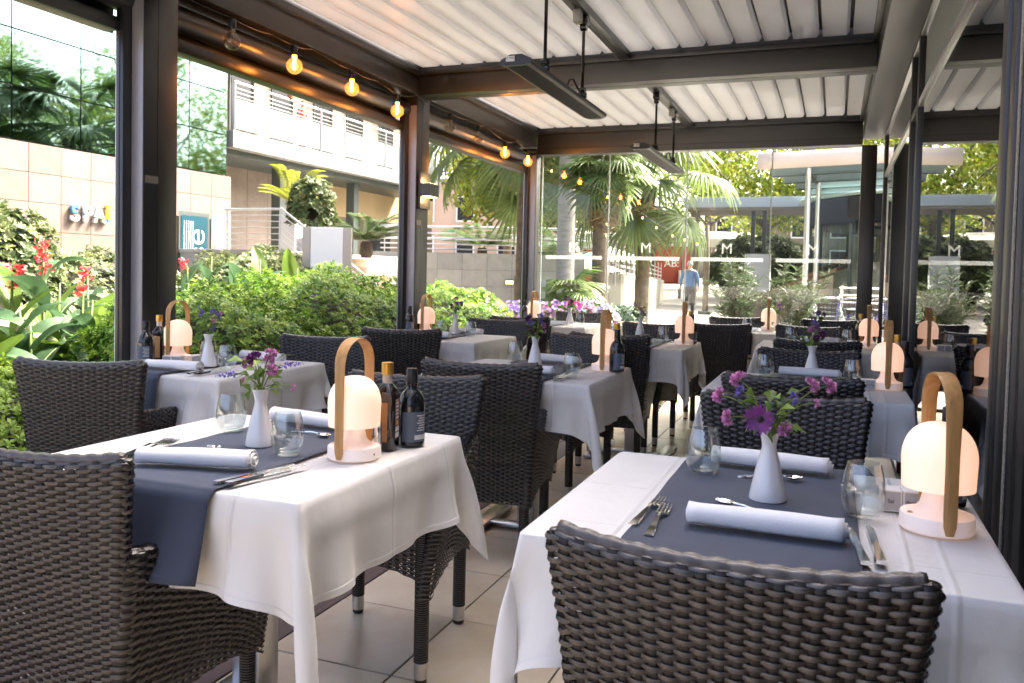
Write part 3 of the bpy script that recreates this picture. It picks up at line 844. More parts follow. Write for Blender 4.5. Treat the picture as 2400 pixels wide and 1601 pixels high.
def petals_spike(n, r, ln, seed):
    q = np.random.default_rng(seed); h = np.linspace(0, 1, n); a = q.uniform(0, 2 * PI, n)
    d = np.stack([np.cos(a), np.sin(a), q.uniform(.1, .8, n)], 1); p = np.zeros((n, 3)); p[:, 2] = h * ln
    return leaf_mesh(p, d, runit(n, q), r * (1 - .55 * h) * q.uniform(.8, 1.2, n), r * .5 * (1 - .4 * h), .1)
HEADS = {}
for s in range(3): HEADS['pink', s] = npmesh('flower_head', *petals_pom(90, .0165, s), M_pink, smooth=False)
for s in range(2): HEADS['purple', s] = npmesh('flower_head', *petals_pom(80, .018, 20 + s), M_purp, smooth=False)
HEADS['small', 0] = npmesh('flower_head', *petals_pom(40, .010, 30), M_pink, smooth=False)
for s in range(2): HEADS['violet', s] = npmesh('flower_head', *petals_pom(36, .0145, 40 + s), M_viol, smooth=False)
HEADS['spike', 0] = npmesh('flower_head', *petals_spike(60, .012, .055, 50), M_viol, smooth=False)
HEADS['daisy', 0] = npmesh('flower_head', *petals_daisy(17, .031, 60), M_purp, smooth=False)
HEADS['daisy', 1] = npmesh('flower_head', *petals_daisy(17, .03, 61), M_pink, smooth=False)
eye_me = None
def bouquet(base, heads, nleaf, seed, label):
    """base: mouth of the vase. heads: (kind, dx, dy, dz) relative to the mouth"""
    q = np.random.default_rng(seed)
    t = thing('bouquet', label, 'flowers', base, 0, 'small bouquets in bud vases')
    for i, (k, dx, dy, dz) in enumerate(heads):
        p0 = Vector((q.uniform(-.006, .006), q.uniform(-.006, .006), -.07)); p3 = Vector((dx, dy, dz))
        p1 = Vector((dx * .12, dy * .12, 0.005)); p2 = Vector((dx * .55, dy * .55, dz * .72 + .008))
        path = [p0, p1, p2, p3]
        pts = [p0] + [((1 - s) ** 2 * p1 + 2 * s * (1 - s) * (p2 + Vector((0, 0, .01))) + s * s * p3) for s in map(float, np.linspace(0, 1, 7))]
        MB().tube(pts, [.0013] * (len(pts) - 1) + [.001], 5).build('stem', M_stem, t, smooth=180)
        d = (pts[-1] - pts[-2]).normalized()
        if k.startswith('daisy'): d = (d + Vector((-.25, -1.6, .3))).normalized()
        kk = [x for x in HEADS if x[0] == k]; me = HEADS[kk[int(q.integers(len(kk)))]]
        h = obj('flower_head', me, t, p3, 0, d.to_track_quat('Z', 'Y').to_euler())
        s = q.uniform(.85, 1.15); h.scale = (s, s, s)
        if k == 'daisy':
            e = MB().lathe([(.0058, -.001), (.0062, .003), (.004, .0055), (.0006, .0065)], 12).build('eye', M_eye, h, smooth=60)
    if nleaf:
        a = q.uniform(0, 2 * PI, nleaf); hgt = q.uniform(-.004, .075, nleaf); rr = q.uniform(.004, .028, nleaf) * (1 + hgt * 6)
        P = np.stack([np.cos(a) * rr, np.sin(a) * rr, hgt], 1)
        D = np.stack([np.cos(a), np.sin(a), q.uniform(-.5, .9, nleaf)], 1) + q.normal(0, .35, (nleaf, 3))
        N = np.tile([0, 0, 1.], (nleaf, 1)) + q.normal(0, .5, (nleaf, 3))
        V, F = leaf_mesh(P, D, N, q.uniform(.026, .048, nleaf), q.uniform(.014, .026, nleaf), .18, .25)
        obj('leaves', npmesh('leaves', V, F, M_bleaf, smooth=False), t)
    return t
def mouth(k):
    x, y = VASES[k]; return (x, y, TH + .005 + .139)
bouquet(mouth('C1'), [('pink', -.062, -.01, .098), ('pink', -.098, .0, .062), ('pink', -.077, -.02, .022), ('daisy', -.016, -.032, .026), ('pink', .028, -.03, .012),
                      ('pink', .074, .02, .092), ('pink', .104, .015, .094), ('small', .084, -.01, .062), ('violet', .040, .0, .066), ('violet', -.058, .015, .072)], 30, 1,
        'pink and violet bouquet with a dark purple daisy on the first glass door table')
bouquet(mouth('B1'), [('purple', -.028, .0, .074), ('purple', -.008, -.01, .08), ('pink', .018, .015, .088), ('pink', .034, -.005, .052), ('pink', -.045, .01, .062), ('small', -.032, -.02, .022),
                      ('spike', -.066, -.01, .036), ('spike', .058, .01, .062), ('small', .094, .0, .012), ('pink', .006, .02, .07)], 34, 2,
        'purple and pink bouquet with one bloom drooping sideways on the first middle row table')
BQ = {'B2': (3, 'loose violet bouquet in front of the second middle row lamp'), 'A1': (4, 'pale violet bouquet against the hedge on the first hedge row table'),
      'C2': (5, 'tall magenta and violet bouquet on the second glass door table'), 'A2': (6, 'blue violet bouquet on the second hedge row table'),
      'B3': (7, 'thin purple sprig bouquet on the third middle row table'), 'A3': (8, 'small violet bouquet in front of the petunia bed'),
      'C3': (9, 'purple bouquet on the third glass door table'), 'B4': (10, 'pink violet bouquet beside the last middle row lamp')}
KS = ['pink', 'violet', 'purple', 'spike', 'small', 'pink', 'violet', 'purple']
for k, (sd_, lab) in BQ.items():
    q = np.random.default_rng(sd_); hs = []
    for i in range(9 if k in ('C2', 'B2') else 7):
        a = q.uniform(0, 2 * PI); r_ = q.uniform(.01, .058); kk = KS[int(q.integers(len(KS)))]
        if k == 'A1': kk = ['violet', 'violet', 'small', 'spike'][i % 4]
        if k == 'B3': kk = ['spike', 'small', 'violet', 'pink'][i % 4]
        if k == 'C2': kk = ['purple', 'pink', 'pink', 'violet'][i % 4]
        hs.append((kk, r_ * math.cos(a), r_ * math.sin(a), q.uniform(.035, .115) - r_ * .3))
    bouquet(mouth(k), hs, 24, sd_, lab)

# ================================================================= stemless glasses
M_glass = glass_pane('clear drinking glass', (.90, .92, .915), 1.0, dark=1.85)
def make_glass():
    t = thing('drinking_glass', 'x', 'glass')
    out = [(.022, .0), (.026, .001), (.031, .008), (.0365, .022), (.0392, .038), (.0388, .055), (.0355, .076), (.0312, .095), (.0295, .102)]
    inn = [(.0284, .102), (.0301, .095), (.0343, .076), (.0375, .055), (.0379, .038), (.0352, .024), (.029, .012), (.02, .0075), (.001, .0065)]
    MB().lathe(out + inn, 36, capb=True, capt=True).build('bowl', M_glass, t, smooth=60)
    return t
GLASS = Proto(make_glass())
GL = {'C1': [(-.261, 1.887), (.064, 1.675)], 'B1': [(-1.496, 1.80), (-1.189, 1.629)], 'B2': [(-1.47, 3.86), (-1.04, 3.42)], 'A1': [(-2.64, 3.02), (-2.434, 2.901)],
      'C2': [(-.277, 3.90), (.088, 3.86)], 'A2': [(-2.571, 5.28), (-2.32, 5.229)], 'B3': [(-1.45, 5.75), (-1.07, 5.627)], 'C3': [(-.277, 6.22), (.098, 6.18)], 'A3': [(-2.05, 6.95)], 'B4': [(-.68, 7.3)]}
for k, L in GL.items():
    for i, (x, y) in enumerate(L):
        GLASS.put((x, y, TH + .005), random.uniform(0, 6), 'clear stemless glass at the %s of the %s' % (('hedge side', 'door side')[i], where(k)), 'stemless glasses')

# ================================================================= rolled napkins
M_nap = mat('white napkin linen', (.84, .84, .85), .85, bump=.15, bscale=500, sheen=.2)
def make_napkin(seed):
    q = random.Random(seed); t = thing('napkin', 'x', 'napkin')
    turns = 2.4; N = 76; L = .255
    xs = np.linspace(-L / 2, L / 2, 16)
    P = np.zeros((N, len(xs), 3))
    for i in range(N):
        f = i / (N - 1); a = f * turns * 2 * PI + 1.2
        r0 = .006 + .0155 * f
        for j, x in enumerate(xs):
            w = 1 + .10 * math.sin(x * 14 + seed) + (.10 if abs(x) > L * .45 else 0)
            skew = .012 * (1 - f) * (1 if x > 0 else -.4) * (abs(x) / (L / 2)) ** 3
            P[i, j] = (x + skew, r0 * w * 1.08 * math.cos(a), .0215 + r0 * w * .98 * math.sin(a))
    a_, b_ = P.shape[:2]; idx = np.arange(a_ * b_).reshape(a_, b_)
    F = np.stack([idx[:-1, :-1], idx[1:, :-1], idx[1:, 1:], idx[:-1, 1:]], -1).reshape(-1, 4)
    o = obj('rolled_cloth', npmesh('rolled_cloth', P.reshape(-1, 3), F, M_nap), t)
    so = o.modifiers.new('thick', 'SOLIDIFY'); so.thickness = .0016; so.offset = 0
    return t
NAPS = [Proto(make_napkin(1)), Proto(make_napkin(2))]
def napkin(k, xa, ya, xb, yb, side):
    a = math.atan2(yb - ya, xb - xa); 
    NAPS[side == 'far'].put(((xa + xb) / 2, (ya + yb) / 2, TH + .0055), a, 'rolled white napkin at the %s place of the %s' % (side, where(k)), 'rolled napkins')
napkin('C1', -.232, 1.485, .032, 1.482, 'near'); napkin('C1', -.252, 2.00, .0, 1.985, 'far')
napkin('B1', -1.40, 1.405, -1.178, 1.47, 'near'); napkin('B1', -1.47, 1.965, -1.24, 1.935, 'far')
napkin('B2', -1.37, 3.42, -1.115, 3.40, 'near'); napkin('B2', -1.39, 3.93, -1.15, 3.88, 'far')
napkin('A1', -2.69, 2.73, -2.47, 2.755, 'near'); napkin('A1', -2.62, 3.25, -2.40, 3.22, 'far')
napkin('C2', -.215, 3.98, .03, 3.975, 'far')
napkin('A2', -2.60, 4.95, -2.36, 4.97, 'near'); napkin('A2', -2.56, 5.44, -2.33, 5.42, 'far')
napkin('B3', -1.32, 5.26, -1.08, 5.25, 'near'); napkin('C3', -.2, 6.22, .04, 6.2, 'far')

# ================================================================= cutlery
def ribbon(path, ws, th=.0022):
    """flat bar along path [(x,z)], half widths ws; lies along +Y"""
    mb = MB(); n = len(path); vs = []
    for (y, z), w_ in zip(path, ws):
        vs += [(-w_, y, z), (w_, y, z), (w_ * .82, y, z + th), (-w_ * .82, y, z + th)]
    fs = []
    for i in range(n - 1):
        for j in range(4): fs.append((i * 4 + j, i * 4 + (j + 1) % 4, (i + 1) * 4 + (j + 1) % 4, (i + 1) * 4 + j))
    fs += [(3, 2, 1, 0), tuple((n - 1) * 4 + j for j in range(4))]
    return mb.add(vs, fs)
def make_fork():
    t = thing('fork', 'x', 'fork')
    MB().add(*[[], []]) if False else None
    ribbon([(0, .0005), (.004, .0005), (.05, .003), (.095, .007), (.115, .008), (.125, .006)], [.0075, .009, .0065, .0032, .0032, .006]).build('handle', M_chrome, t, smooth=50)
    ribbon([(.1245, .006), (.13, .004), (.139, .002), (.144, .0015)], [.006, .0105, .0122, .0122], .002).build('root', M_chrome, t, smooth=50)
    for i in range(4):
        x = -.0102 + i * .0068
        b = ribbon([(.1435, .0015), (.165, .0015), (.185, .004), (.192, .006)], [.002, .0019, .0015, .0007], .0018); b.v = [(v[0] + x, v[1], v[2]) for v in b.v]
        b.build('tine', M_chrome, t, smooth=50)
    return t
def make_knife():
    t = thing('knife', 'x', 'knife')
    ribbon([(0, .0002), (.006, 0), (.05, .0), (.088, .0005)], [.0085, .0095, .0075, .006], .006).build('handle', M_chrome, t, smooth=50)
    b = MB(); pts = [(-.006, .0875), (.0055, .0875), (.0072, .12), (.0075, .16), (.006, .19), (.001, .207), (-.006, .21)]
    b.prism(pts, .0015, .0031).build('blade', M_chrome, t)
    return t
def make_spoon():
    t = thing('spoon', 'x', 'spoon')
    ribbon([(0, .0005), (.004, .0005), (.04, .004), (.075, .008), (.10, .007)], [.0055, .0068, .0045, .0024, .0028]).build('handle', M_chrome, t, smooth=50)
    mb = MB(); P = np.zeros((9, 15, 3))
    for i in range(9):
        r = i / 8
        for j in range(15):
            a = 2 * PI * j / 14; P[i, j] = (r * .0145 * math.sin(a), .119 + r * .021 * math.cos(a) * (1 if math.cos(a) > 0 else 1), .0016 + .0068 * r * r)
    mb.grid(P); o = mb.build('bowl', M_chrome, t, smooth=180); so = o.modifiers.new('thick', 'SOLIDIFY'); so.thickness = .001
    return t
FORK, KNIFE, SPOON = Proto(make_fork()), Proto(make_knife()), Proto(make_spoon())
ZC = TH + .0062
def lay(pr, xa, ya, xb, yb, label, grp, dz=0):
    """handle end -> tip"""
    pr.put((xa, ya, ZC + dz), math.atan2(yb - ya, xb - xa) - PI / 2, label, grp)
lay(FORK, -.318, 1.432, -.302, 1.63, 'outer fork beside the near napkin of the first glass door table', 'forks')
lay(FORK, -.279, 1.385, -.284, 1.58, 'inner fork beside the near napkin of the first glass door table', 'forks')
lay(KNIFE, .060, 1.385, .037, 1.59, 'dinner knife beside the near napkin of the first glass door table', 'knives')
lay(KNIFE, .083, 1.40, .072, 1.61, 'second knife nearest the lamp on the first glass door table', 'knives')
lay(SPOON, -.185, 1.884, -.05, 1.915, 'spoon lying behind the vase of the first glass door table', 'spoons')
lay(SPOON, -.08, 1.585, -.205, 1.655, 'spoon half hidden behind the near napkin of the first glass door table', 'spoons')
lay(FORK, -1.497, 1.43, -1.535, 1.62, 'outer fork at the hedge side of the first middle row table', 'forks', .002)
lay(FORK, -1.468, 1.42, -1.505, 1.61, 'inner fork at the hedge side of the first middle row table', 'forks', .0045)
lay(SPOON, -1.265, 1.545, -1.39, 1.60, 'spoon behind the near napkin of the first middle row table', 'spoons')
lay(KNIFE, -1.152, 1.34, -1.105, 1.545, 'knife nearest the near napkin on the first middle row table', 'knives')
lay(KNIFE, -1.127, 1.345, -1.082, 1.55, 'knife along the runner edge on the first middle row table', 'knives')
lay(SPOON, -1.345, 1.865, -1.215, 1.835, 'spoon in front of the far napkin on the first middle row table', 'spoons')
lay(KNIFE, -1.058, 3.30, -1.065, 3.50, 'knife at the runner edge of the second middle row table', 'knives')
lay(KNIFE, -1.085, 3.29, -1.09, 3.49, 'knife beside the near napkin of the second middle row table', 'knives')
lay(KNIFE, -2.40, 2.67, -2.41, 2.87, 'knife at the runner edge of the first hedge row table', 'knives')
lay(KNIFE, -2.43, 2.665, -2.44, 2.865, 'knife beside the near napkin of the first hedge row table', 'knives')
lay(SPOON, -2.50, 2.80, -2.62, 2.85, 'spoon behind the near napkin of the first hedge row table', 'spoons')

# ================================================================= oil and vinegar bottles
M_vin = mat('dark vinegar glass', (.014, .008, .006), .06, spec=.6, coat=.4)
M_oil = mat('black olive oil glass', (.010, .012, .012), .10, spec=.6, coat=.3)
M_gold = mat('gold screw cap', (.72, .42, .09), .32, .85)
M_clear = mat('pale glass neck', (.55, .5, .45), .12, spec=.7, coat=.3)
M_lab1 = mat('wine red label', (.20, .03, .045), .6, vary=.35, vscale=160, col2=(.42, .26, .24))
M_lab2 = mat('white label', (.72, .71, .68), .6, vary=.2, vscale=240)
M_lab3 = mat('slate blue label', (.10, .125, .17), .55)
M_lab4 = mat('amber label', (.45, .24, .09), .6)
M_yel = mat('yellow seal', (.8, .5, .05), .5)
M_print = mat('white label print', (.7, .7, .7), .6)
def rsq(h, c, n=4):
    pts = []
    for k in range(4):
        a0 = k * PI / 2; cx_, cy_ = (h - c) * [1, -1, -1, 1][k], (h - c) * [1, 1, -1, -1][k]
        for i in range(n): a = a0 + (PI / 2) * i / (n - 1); pts.append((cx_ + c * math.cos(a), cy_ + c * math.sin(a)))
    return pts
def make_vinegar():
    t = thing('vinegar_bottle', 'x', 'bottle')
    mb = MB(); rows = [(.0245, .006, 0), (.0265, .007, .004), (.0265, .007, .135), (.0262, .010, .141), (.0225, .0145, .150), (.0155, .0135, .160), (.0125, .0122, .164)]
    vs = []; n = 16
    for h, c, z in rows: vs += [(x, y, z) for x, y in rsq(h, min(c, h - .0002))]
    fs = [tuple(range(15, -1, -1))] + [(i * n + j, i * n + (j + 1) % n, (i + 1) * n + (j + 1) % n, (i + 1) * n + j) for i in range(len(rows) - 1) for j in range(n)] + [tuple((len(rows) - 1) * n + j for j in range(n))]
    mb.add(vs, fs).build('body', M_vin, t, smooth=35)
    MB().lathe([(.0122, .1641), (.0122, .186)], 20).build('neck', M_clear, t, smooth=40)
    pr = [(.0148, .1862)]
    for i in range(6): z = .188 + i * .0042; pr += [(.0152, z), (.0145, z + .002)]
    pr += [(.0150, .2135), (.014, .2155)]
    MB().lathe(pr, 24).build('cap', M_gold, t, smooth=40)
    l = MB().box(-.011, .011, -.0275, -.0268, .02, .118).build('front_label', M_lab4, t)
    s = MB().box(.0268, .0275, -.013, .013, .028, .125).build('side_label', M_lab1, t)
    MB().box(.0276, .0279, -.0125, .0125, .03, .042).build('label_foot', M_lab2, s); MB().box(.0276, .0279, -.0125, .0125, .046, .057).build('label_code', M_lab2, s)
    MB().lathe([(.0062, 0), (.0062, .0004)], 16).build('seal', M_yel, s, loc=(.0276, 0, .066), rot=(0, R(90), 0))
    for i in range(5): MB().box(.0276, .0279, -.009, .009 - .003 * (i % 3), .078 + i * .009, .0815 + i * .009).build('print_line', M_print, s)
    return t
def make_oil():
    t = thing('oil_bottle', 'x', 'bottle')
    MB().lathe([(.031, 0), (.0345, .003), (.035, .01), (.035, .098), (.0343, .108), (.0315, .120), (.0265, .131), (.0195, .1395), (.0145, .1445), (.0135, .15), (.0152, .152), (.0152, .157), (.0135, .158)], 32).build('body', M_oil, t, smooth=40)
    MB().lathe([(.0138, .1581), (.0145, .160), (.0145, .1935), (.0132, .196)], 24).build('cap', M_black, t, smooth=40)
    def wrap(r, a0, a1, z0, z1, n, m, nm, par):
        P = np.array([[(r * math.cos(a), r * math.sin(a), z) for z in (z0, z1)] for a in np.linspace(a0, a1, n)]); return MB().grid(P).build(nm, m, par, smooth=180)
    l = wrap(.0354, R(-100), R(10), .012, .088, 14, M_lab3, 'label', t)
    wrap(.0356, R(-48), R(5), .018, .030, 8, M_lab2, 'label_code', l)
    for i in range(7): wrap(.0356, R(-38 + 5 * (i % 3)), R(5), .040 + i * .0062, .0428 + i * .0062, 6, M_print, 'print_line', l)
    return t
VIN, OIL = Proto(make_vinegar()), Proto(make_oil())
BOT = {'B1': [(-1.03, 1.815, .18), (-.998, 1.885, 0)], 'A1': [(-2.90, 2.99, .5), (-2.84, 2.85, -.5)], 'B2': [(-.965, 3.90, .3), (-.925, 3.75, 0)], 'A2': [(-2.745, 5.31, .4), (-2.79, 5.22, -.2)],
       'C1': [(.262, 1.79, .2), (.225, 1.86, 0)], 'C2': [(.262, 3.94, .2), (.285, 3.84, 0)], 'C3': [(.18, 6.26, .3), (.245, 6.22, 0)], 'B3': [(-.90, 5.68, .2), (-.875, 5.60, 0)], 'A3': [(-2.66, 7.42, .3), (-2.70, 7.33, 0)]}
for k, L in BOT.items():
    if k != 'C1': VIN.put((L[0][0], L[0][1], TH + .001), L[0][2], 'square dark vinegar bottle with gold cap on the %s' % where(k), 'vinegar bottles')
    OIL.put((L[1][0], L[1][1], TH + .001), L[1][2], 'round shouldered black oil bottle on the %s' % where(k), 'oil bottles')

# ================================================================= salt and pepper blocks
M_saltw = mat('white salt block', (.8, .79, .77), .5)
M_saltp = mat('grey label panel', (.42, .42, .42), .5)
M_ink = mat('black ink', (.02, .02, .02), .6)
def make_salt():
    t = thing('salt_and_pepper_set', 'x', 'salt and pepper')
    for i, s in enumerate(('Sal', 'Pimienta')):
        x = -.021 + i * .042
        b = MB().bbox(x - .0205, x + .0205, -.02, .02, 0, .042, .002).build('block', M_saltw, t)
        p = MB().box(x - .0175, x + .0175, -.0208, -.0202, .003, .039).build('panel', M_saltp, b)
        text_mesh('lettering', s, .011 if i == 0 else .0085, .0002, M_ink, b, (x, -.0212, .02), (R(90), 0, 0))
    return t
SALT = Proto(make_salt())
for k, x, y, a in (('A1', -2.745, 2.915, .25), ('C1', .135, 1.775, .1), ('C2', .128, 3.71, .1), ('C3', .135, 6.02, .0)):
    SALT.put((x, y, TH + .001), a, 'white salt and pepper blocks on the %s' % where(k), 'salt and pepper blocks')
M_mill = mat('chrome shaker', (.7, .7, .7), .15, 1.)
t = thing('shaker', 'slim chrome shaker between lamp and vinegar bottle', 'shaker', (-1.018, 1.752, TH + .001))
MB().lathe([(.0085, 0), (.009, .002), (.009, .062), (.0085, .064)], 18).build('body', M_mill, t, smooth=40)
MB().lathe([(.0088, .0641), (.0088, .074), (.006, .077)], 18).build('cap', M_mill, t, smooth=40)

# ================================================================= string lights on the beam
M_bglass = glass_pane('bulb glass', (.72, .64, .54), 1.0, dark=1.9)
M_bglow = glass_pane('amber lit bulb glass', (1., .62, .26), 1.0, dark=1.25)
_t = M_bglow.node_tree; _a = _t.nodes.new('ShaderNodeAddShader'); _e = _t.nodes.new('ShaderNodeEmission'); _e.inputs[0].default_value = (1, .40, .10, 1); _e.inputs[1].default_value = .11
_o = _t.nodes['Material Output']; _s = _o.inputs['Surface'].links[0].from_socket; _t.links.new(_s, _a.inputs[0]); _t.links.new(_e.outputs[0], _a.inputs[1]); _t.links.new(_a.outputs[0], _o.inputs['Surface'])
M_fil = mat('glowing filament', (1, .6, .2), .5, emit=(1., .47, .13), estr=20)
M_filoff = mat('cold filament', (.35, .3, .25), .4, .6)
M_glow = mat('warm bulb glow', (1, .6, .2), .5, emit=(1., .42, .10), estr=3)
def make_bulb(lit):
    t = thing('string_bulb', 'x', 'light bulb')
    MB().lathe([(.017, .0), (.019, .004), (.019, .05), (.016, .054), (.006, .056)], 16, (0, 0, .0)).build('socket', M_black, t, smooth=40)
    pr = [(.0155, -.001)] + [(.0455 * math.sin(a), -.062 - .0455 * math.cos(a) * -1 * 1) for a in []]
    pr = [(.0150, .0), (.0158, -.012), (.0205, -.022)]
    for a in np.linspace(R(32), R(180), 14): pr.append((max(.0004, .046 * math.sin(a)), -.062 + .046 * math.cos(a)))
    MB().lathe(pr, 26, capb=False, capt=False).build('globe', M_bglow if lit else M_bglass, t, smooth=60)
    MB().lathe([(.013, -.001), (.0125, -.016), (.009, -.024), (.004, -.028)], 14).build('collar', M_glow if lit else M_clear, t, smooth=50)
    f = MB()
    for i in range(5):
        a = 2 * PI * i / 5; x, y = .0075 * math.cos(a), .0075 * math.sin(a)
        f.tube([(x * .6, y * .6, -.028), (x, y, -.036), (x, y, -.076), (x * .7, y * .7, -.082)], .0016 if lit else .0007, 5)
    f.build('filament', M_fil if lit else M_filoff, t)
    return t
BL = {True: Proto(make_bulb(True)), False: Proto(make_bulb(False))}
# ================================================================= string bulbs, cable, heaters, wall lamp
BULBS = [(-2.955, 3.535, 2.369, 0), (-2.95, 4.061, 2.367, 1), (-2.95, 4.675, 2.368, 1), (-2.95, 5.274, 2.338, 1), (-2.955, 6.162, 2.372, 0), (-2.955, 6.74, 2.375, 0), (-2.95, 7.355, 2.33, 1), (-2.95, 7.99, 2.335, 1)]
lab = ['unlit clear globe bulb nearest the thick post', 'lit globe bulb just after the unlit one by the thick post', 'lit globe bulb in the middle of the first window bay', 'lit globe bulb just before the wall lamp post',
       'unlit globe bulb just past the wall lamp post', 'second unlit globe bulb past the wall lamp post', 'lit globe bulb second from the far corner post', 'lit globe bulb at the far corner post']
for (x, y, z, on), l in zip(BULBS, lab):
    BL[bool(on)].put((x, y, z + .062), 0, l, 'globe bulbs strung along the beam')
    if on:
        ld = bpy.data.lights.new('bulb_light', 'POINT'); ld.energy = .33; ld.color = (1, .50, .16); ld.shadow_soft_size = .03
        lo = bpy.data.objects.new('bulb_light', ld); COL.objects.link(lo); lo.location = (x, y, z)
t = thing('light_cable', 'black cable of the globe bulbs clipped along the beam', 'cable', (-2.97, 5.8, 2.5))
pts = []
nodes = [(-3.03, 2.9, 2.56)]
for i, (x, y, z, on) in enumerate(BULBS):
    if i: 
        py = BULBS[i - 1][1]; nodes.append((-3.005, (py + y) / 2 + (.12 if i % 2 else -.05), 2.535 - (.02 if i % 2 else 0)))
    nodes.append((x, y, z + .118))
nodes.append((-3.02, 8.4, 2.50))
for a, b in zip(nodes[:-1], nodes[1:]):
    a, b = Vector(a), Vector(b); L = (b - a).length
    for s in map(float, np.linspace(0, 1, 8)[:-1]): pts.append(a + (b - a) * s - Vector((0, 0, .045 * L * 4 * s * (1 - s) * .6)))
pts.append(Vector(nodes[-1]))
o = MB().tube(pts, .0032, 6).build('cord', M_black, t, smooth=180); o.location = (2.97, -5.8, -2.5)
for n_ in nodes[2::2]:
    c = MB().lathe([(.006, -.006), (.006, .006)], 8, n_).build('clip', M_black, t); c.location = (2.97, -5.8, -2.5)

M_heat = mat('black heater grille', (.028, .03, .03), .45, spec=.4)
M_gloss = mat('gloss black bracket', (.012, .011, .011), .12, spec=.7)
M_stick = mat('white sticker', (.8, .8, .8), .5)
def heater(x, y0, y1, rods, lab):
    z = 2.2; t = thing('patio_heater', lab, 'heater', (x, (y0 + y1) / 2, z), 0, 'ceiling hung patio heaters')
    h = (y1 - y0) / 2; w_ = .078
    prof = [(-w_, .018), (-w_ + .006, .006), (-.05, .0), (.05, .0), (w_ - .006, .006), (w_, .018), (w_ - .004, .028), (.03, .05), (-.03, .05), (-w_ + .004, .028)]
    mb = MB().prism(prof, -h + .02, h - .045, axis=1); o = mb.build('housing', M_heat, t); fixn(o.data)
    o = MB().prism([(p[0] * 1.04, p[1] * 1.04 - .001) for p in prof], -h, -h + .02, axis=1).build('end_cap', M_black, t); fixn(o.data)
    # rounded nose
    nose = MB(); rows = []
    for s in np.linspace(0, 1, 7):
        k = math.sqrt(max(0, 1 - s * s)) * .9 + .1; rows.append([(p[0] * k, h - .045 + .045 * s, p[1]) for p in prof])
    vs = [q for r_ in rows for q in r_]; n = len(prof)
    nose.add(vs, [(i * n + j, i * n + (j + 1) % n, (i + 1) * n + (j + 1) % n, (i + 1) * n + j) for i in range(6) for j in range(n)] + [tuple(range(6 * n, 7 * n))]); o = nose.build('nose', M_heat, t, smooth=40); fixn(o.data)
    for i in range(17):
        xx = -.064 + i * .008; MB().box(xx - .0012, xx + .0012, -h + .03, h - .05, -.0022 if abs(xx) < .05 else .0 + (abs(xx) - .05) * .3, .004).build('grille_fin', M_heat, t)
    MB().box(-.05, -.005, -h - .003, -h - .0005, .018, .044).build('sticker', M_stick, t)
    text_mesh('lettering', 'O TMC', .013, .0002, M_ink, t, (-.0275, -h - .0035, .033), (R(90), 0, 0))
    for yr in rods:
        MB().tube([(.055, yr, .085), (.055, yr, .43)], .0095, 12).build('rod', M_gloss, t, smooth=60)
        MB().bbox(.030, .080, yr - .022, yr + .022, .03, .062, .008).build('clamp', M_gloss, t, smooth=40)
        MB().tube([(.037, yr, .07), (.073, yr, .07)], .021, 14).build('pivot', M_gloss, t, smooth=50)
        MB().tube([(.037, yr, .437), (.073, yr, .437)], .021, 14).build('pivot', M_gloss, t, smooth=50)
        MB().bbox(.028, .082, yr - .03, yr + .03, .45, .503, .006).build('ceiling_bracket', M_gloss, t, smooth=40)
    MB().tube([(.03, rods[1] - .22, .045), (.035, rods[1] - .20, .09), (.04, rods[1] - .14, .11), (.045, rods[1] - .07, .075), (.05, rods[1] - .02, .055)], .006, 8).build('cord', M_black, t, smooth=180)
    MB().bbox(.03, .075, rods[1] - .14, rods[1] - .09, .43, .503, .004).build('junction_box', M_louvre, t, smooth=30)
heater(-1.463, 3.76, 5.22, (-.46, .21), 'nearer black patio heater hung from the louvred roof')
heater(-1.463, 6.5, 8.15, (-.5, .3), 'farther black patio heater in front of the end glass')

# wall lamp on the middle post
M_wl = mat('lamp graphite', (.06, .06, .058), .4)
M_wlg = mat('warm lamp slot', (1, .7, .3), .5, emit=(1, .66, .25), estr=3)
t = thing('wall_lamp', 'graphite up and down wall lamp on the middle post', 'wall lamp', (-3.047, 5.88, 1.83))
MB().bbox(0, .022, -.085, .085, -.14, .145, .003).build('back_plate', M_wl, t)
MB().bbox(.022, .10, -.085, .085, -.045, .055, .003).build('cover', M_wl, t)
MB().box(.03, .09, -.07, .07, -.047, -.0455).build('light_slot', M_wlg, t)
MB().box(.03, .09, -.07, .07, .0555, .057).build('light_slot', M_wlg, t)
for dz in (-.075, .085):
    ld = bpy.data.lights.new('wall_lamp_light', 'POINT'); ld.energy = .10; ld.color = (1, .62, .25); ld.shadow_soft_size = .02
    lo = bpy.data.objects.new('wall_lamp_light', ld); COL.objects.link(lo); lo.location = (-2.985, 5.88, 1.83 + dz)
# ================================================================= spa building
M_stone = [mat('cream stone panel %d' % i, c, .75, vary=.09, vscale=4, bump=.15, bscale=40) for i, c in enumerate([(.172, .136, .109), (.187, .149, .12), (.157, .123, .097)])]
M_stoneg = mat('stone joint', (.17, .13, .10), .9)
M_curt = mat('green curtain glass', (.155, .245, .24), .03, 1.)
M_mull = mat('dark mullion', (.06, .075, .07), .5)
M_brownstone = mat('brown stone cladding', (.26, .215, .18), .7, vary=.2, vscale=3, bump=.1, bscale=30)  # brown stone of the door reveal and the wall under the balcony
def rpart(par, org, mb, n, m, **k):
    o = mb.build(n, m, par, **k); o.location = (-org[0], -org[1], -org[2]); return o
so = (-12, 11.3, -.15)
spa = thing('spa_building', 'cream stone and green glass building with the SPA sign', 'building', so)
FX = -12.0
rpart(spa, so, MB().box(-20, FX - .03, 2.0, 14.36, -.2, 3.1), 'core_wall', M_stoneg)
pw, ph = .594, .468
pme = []
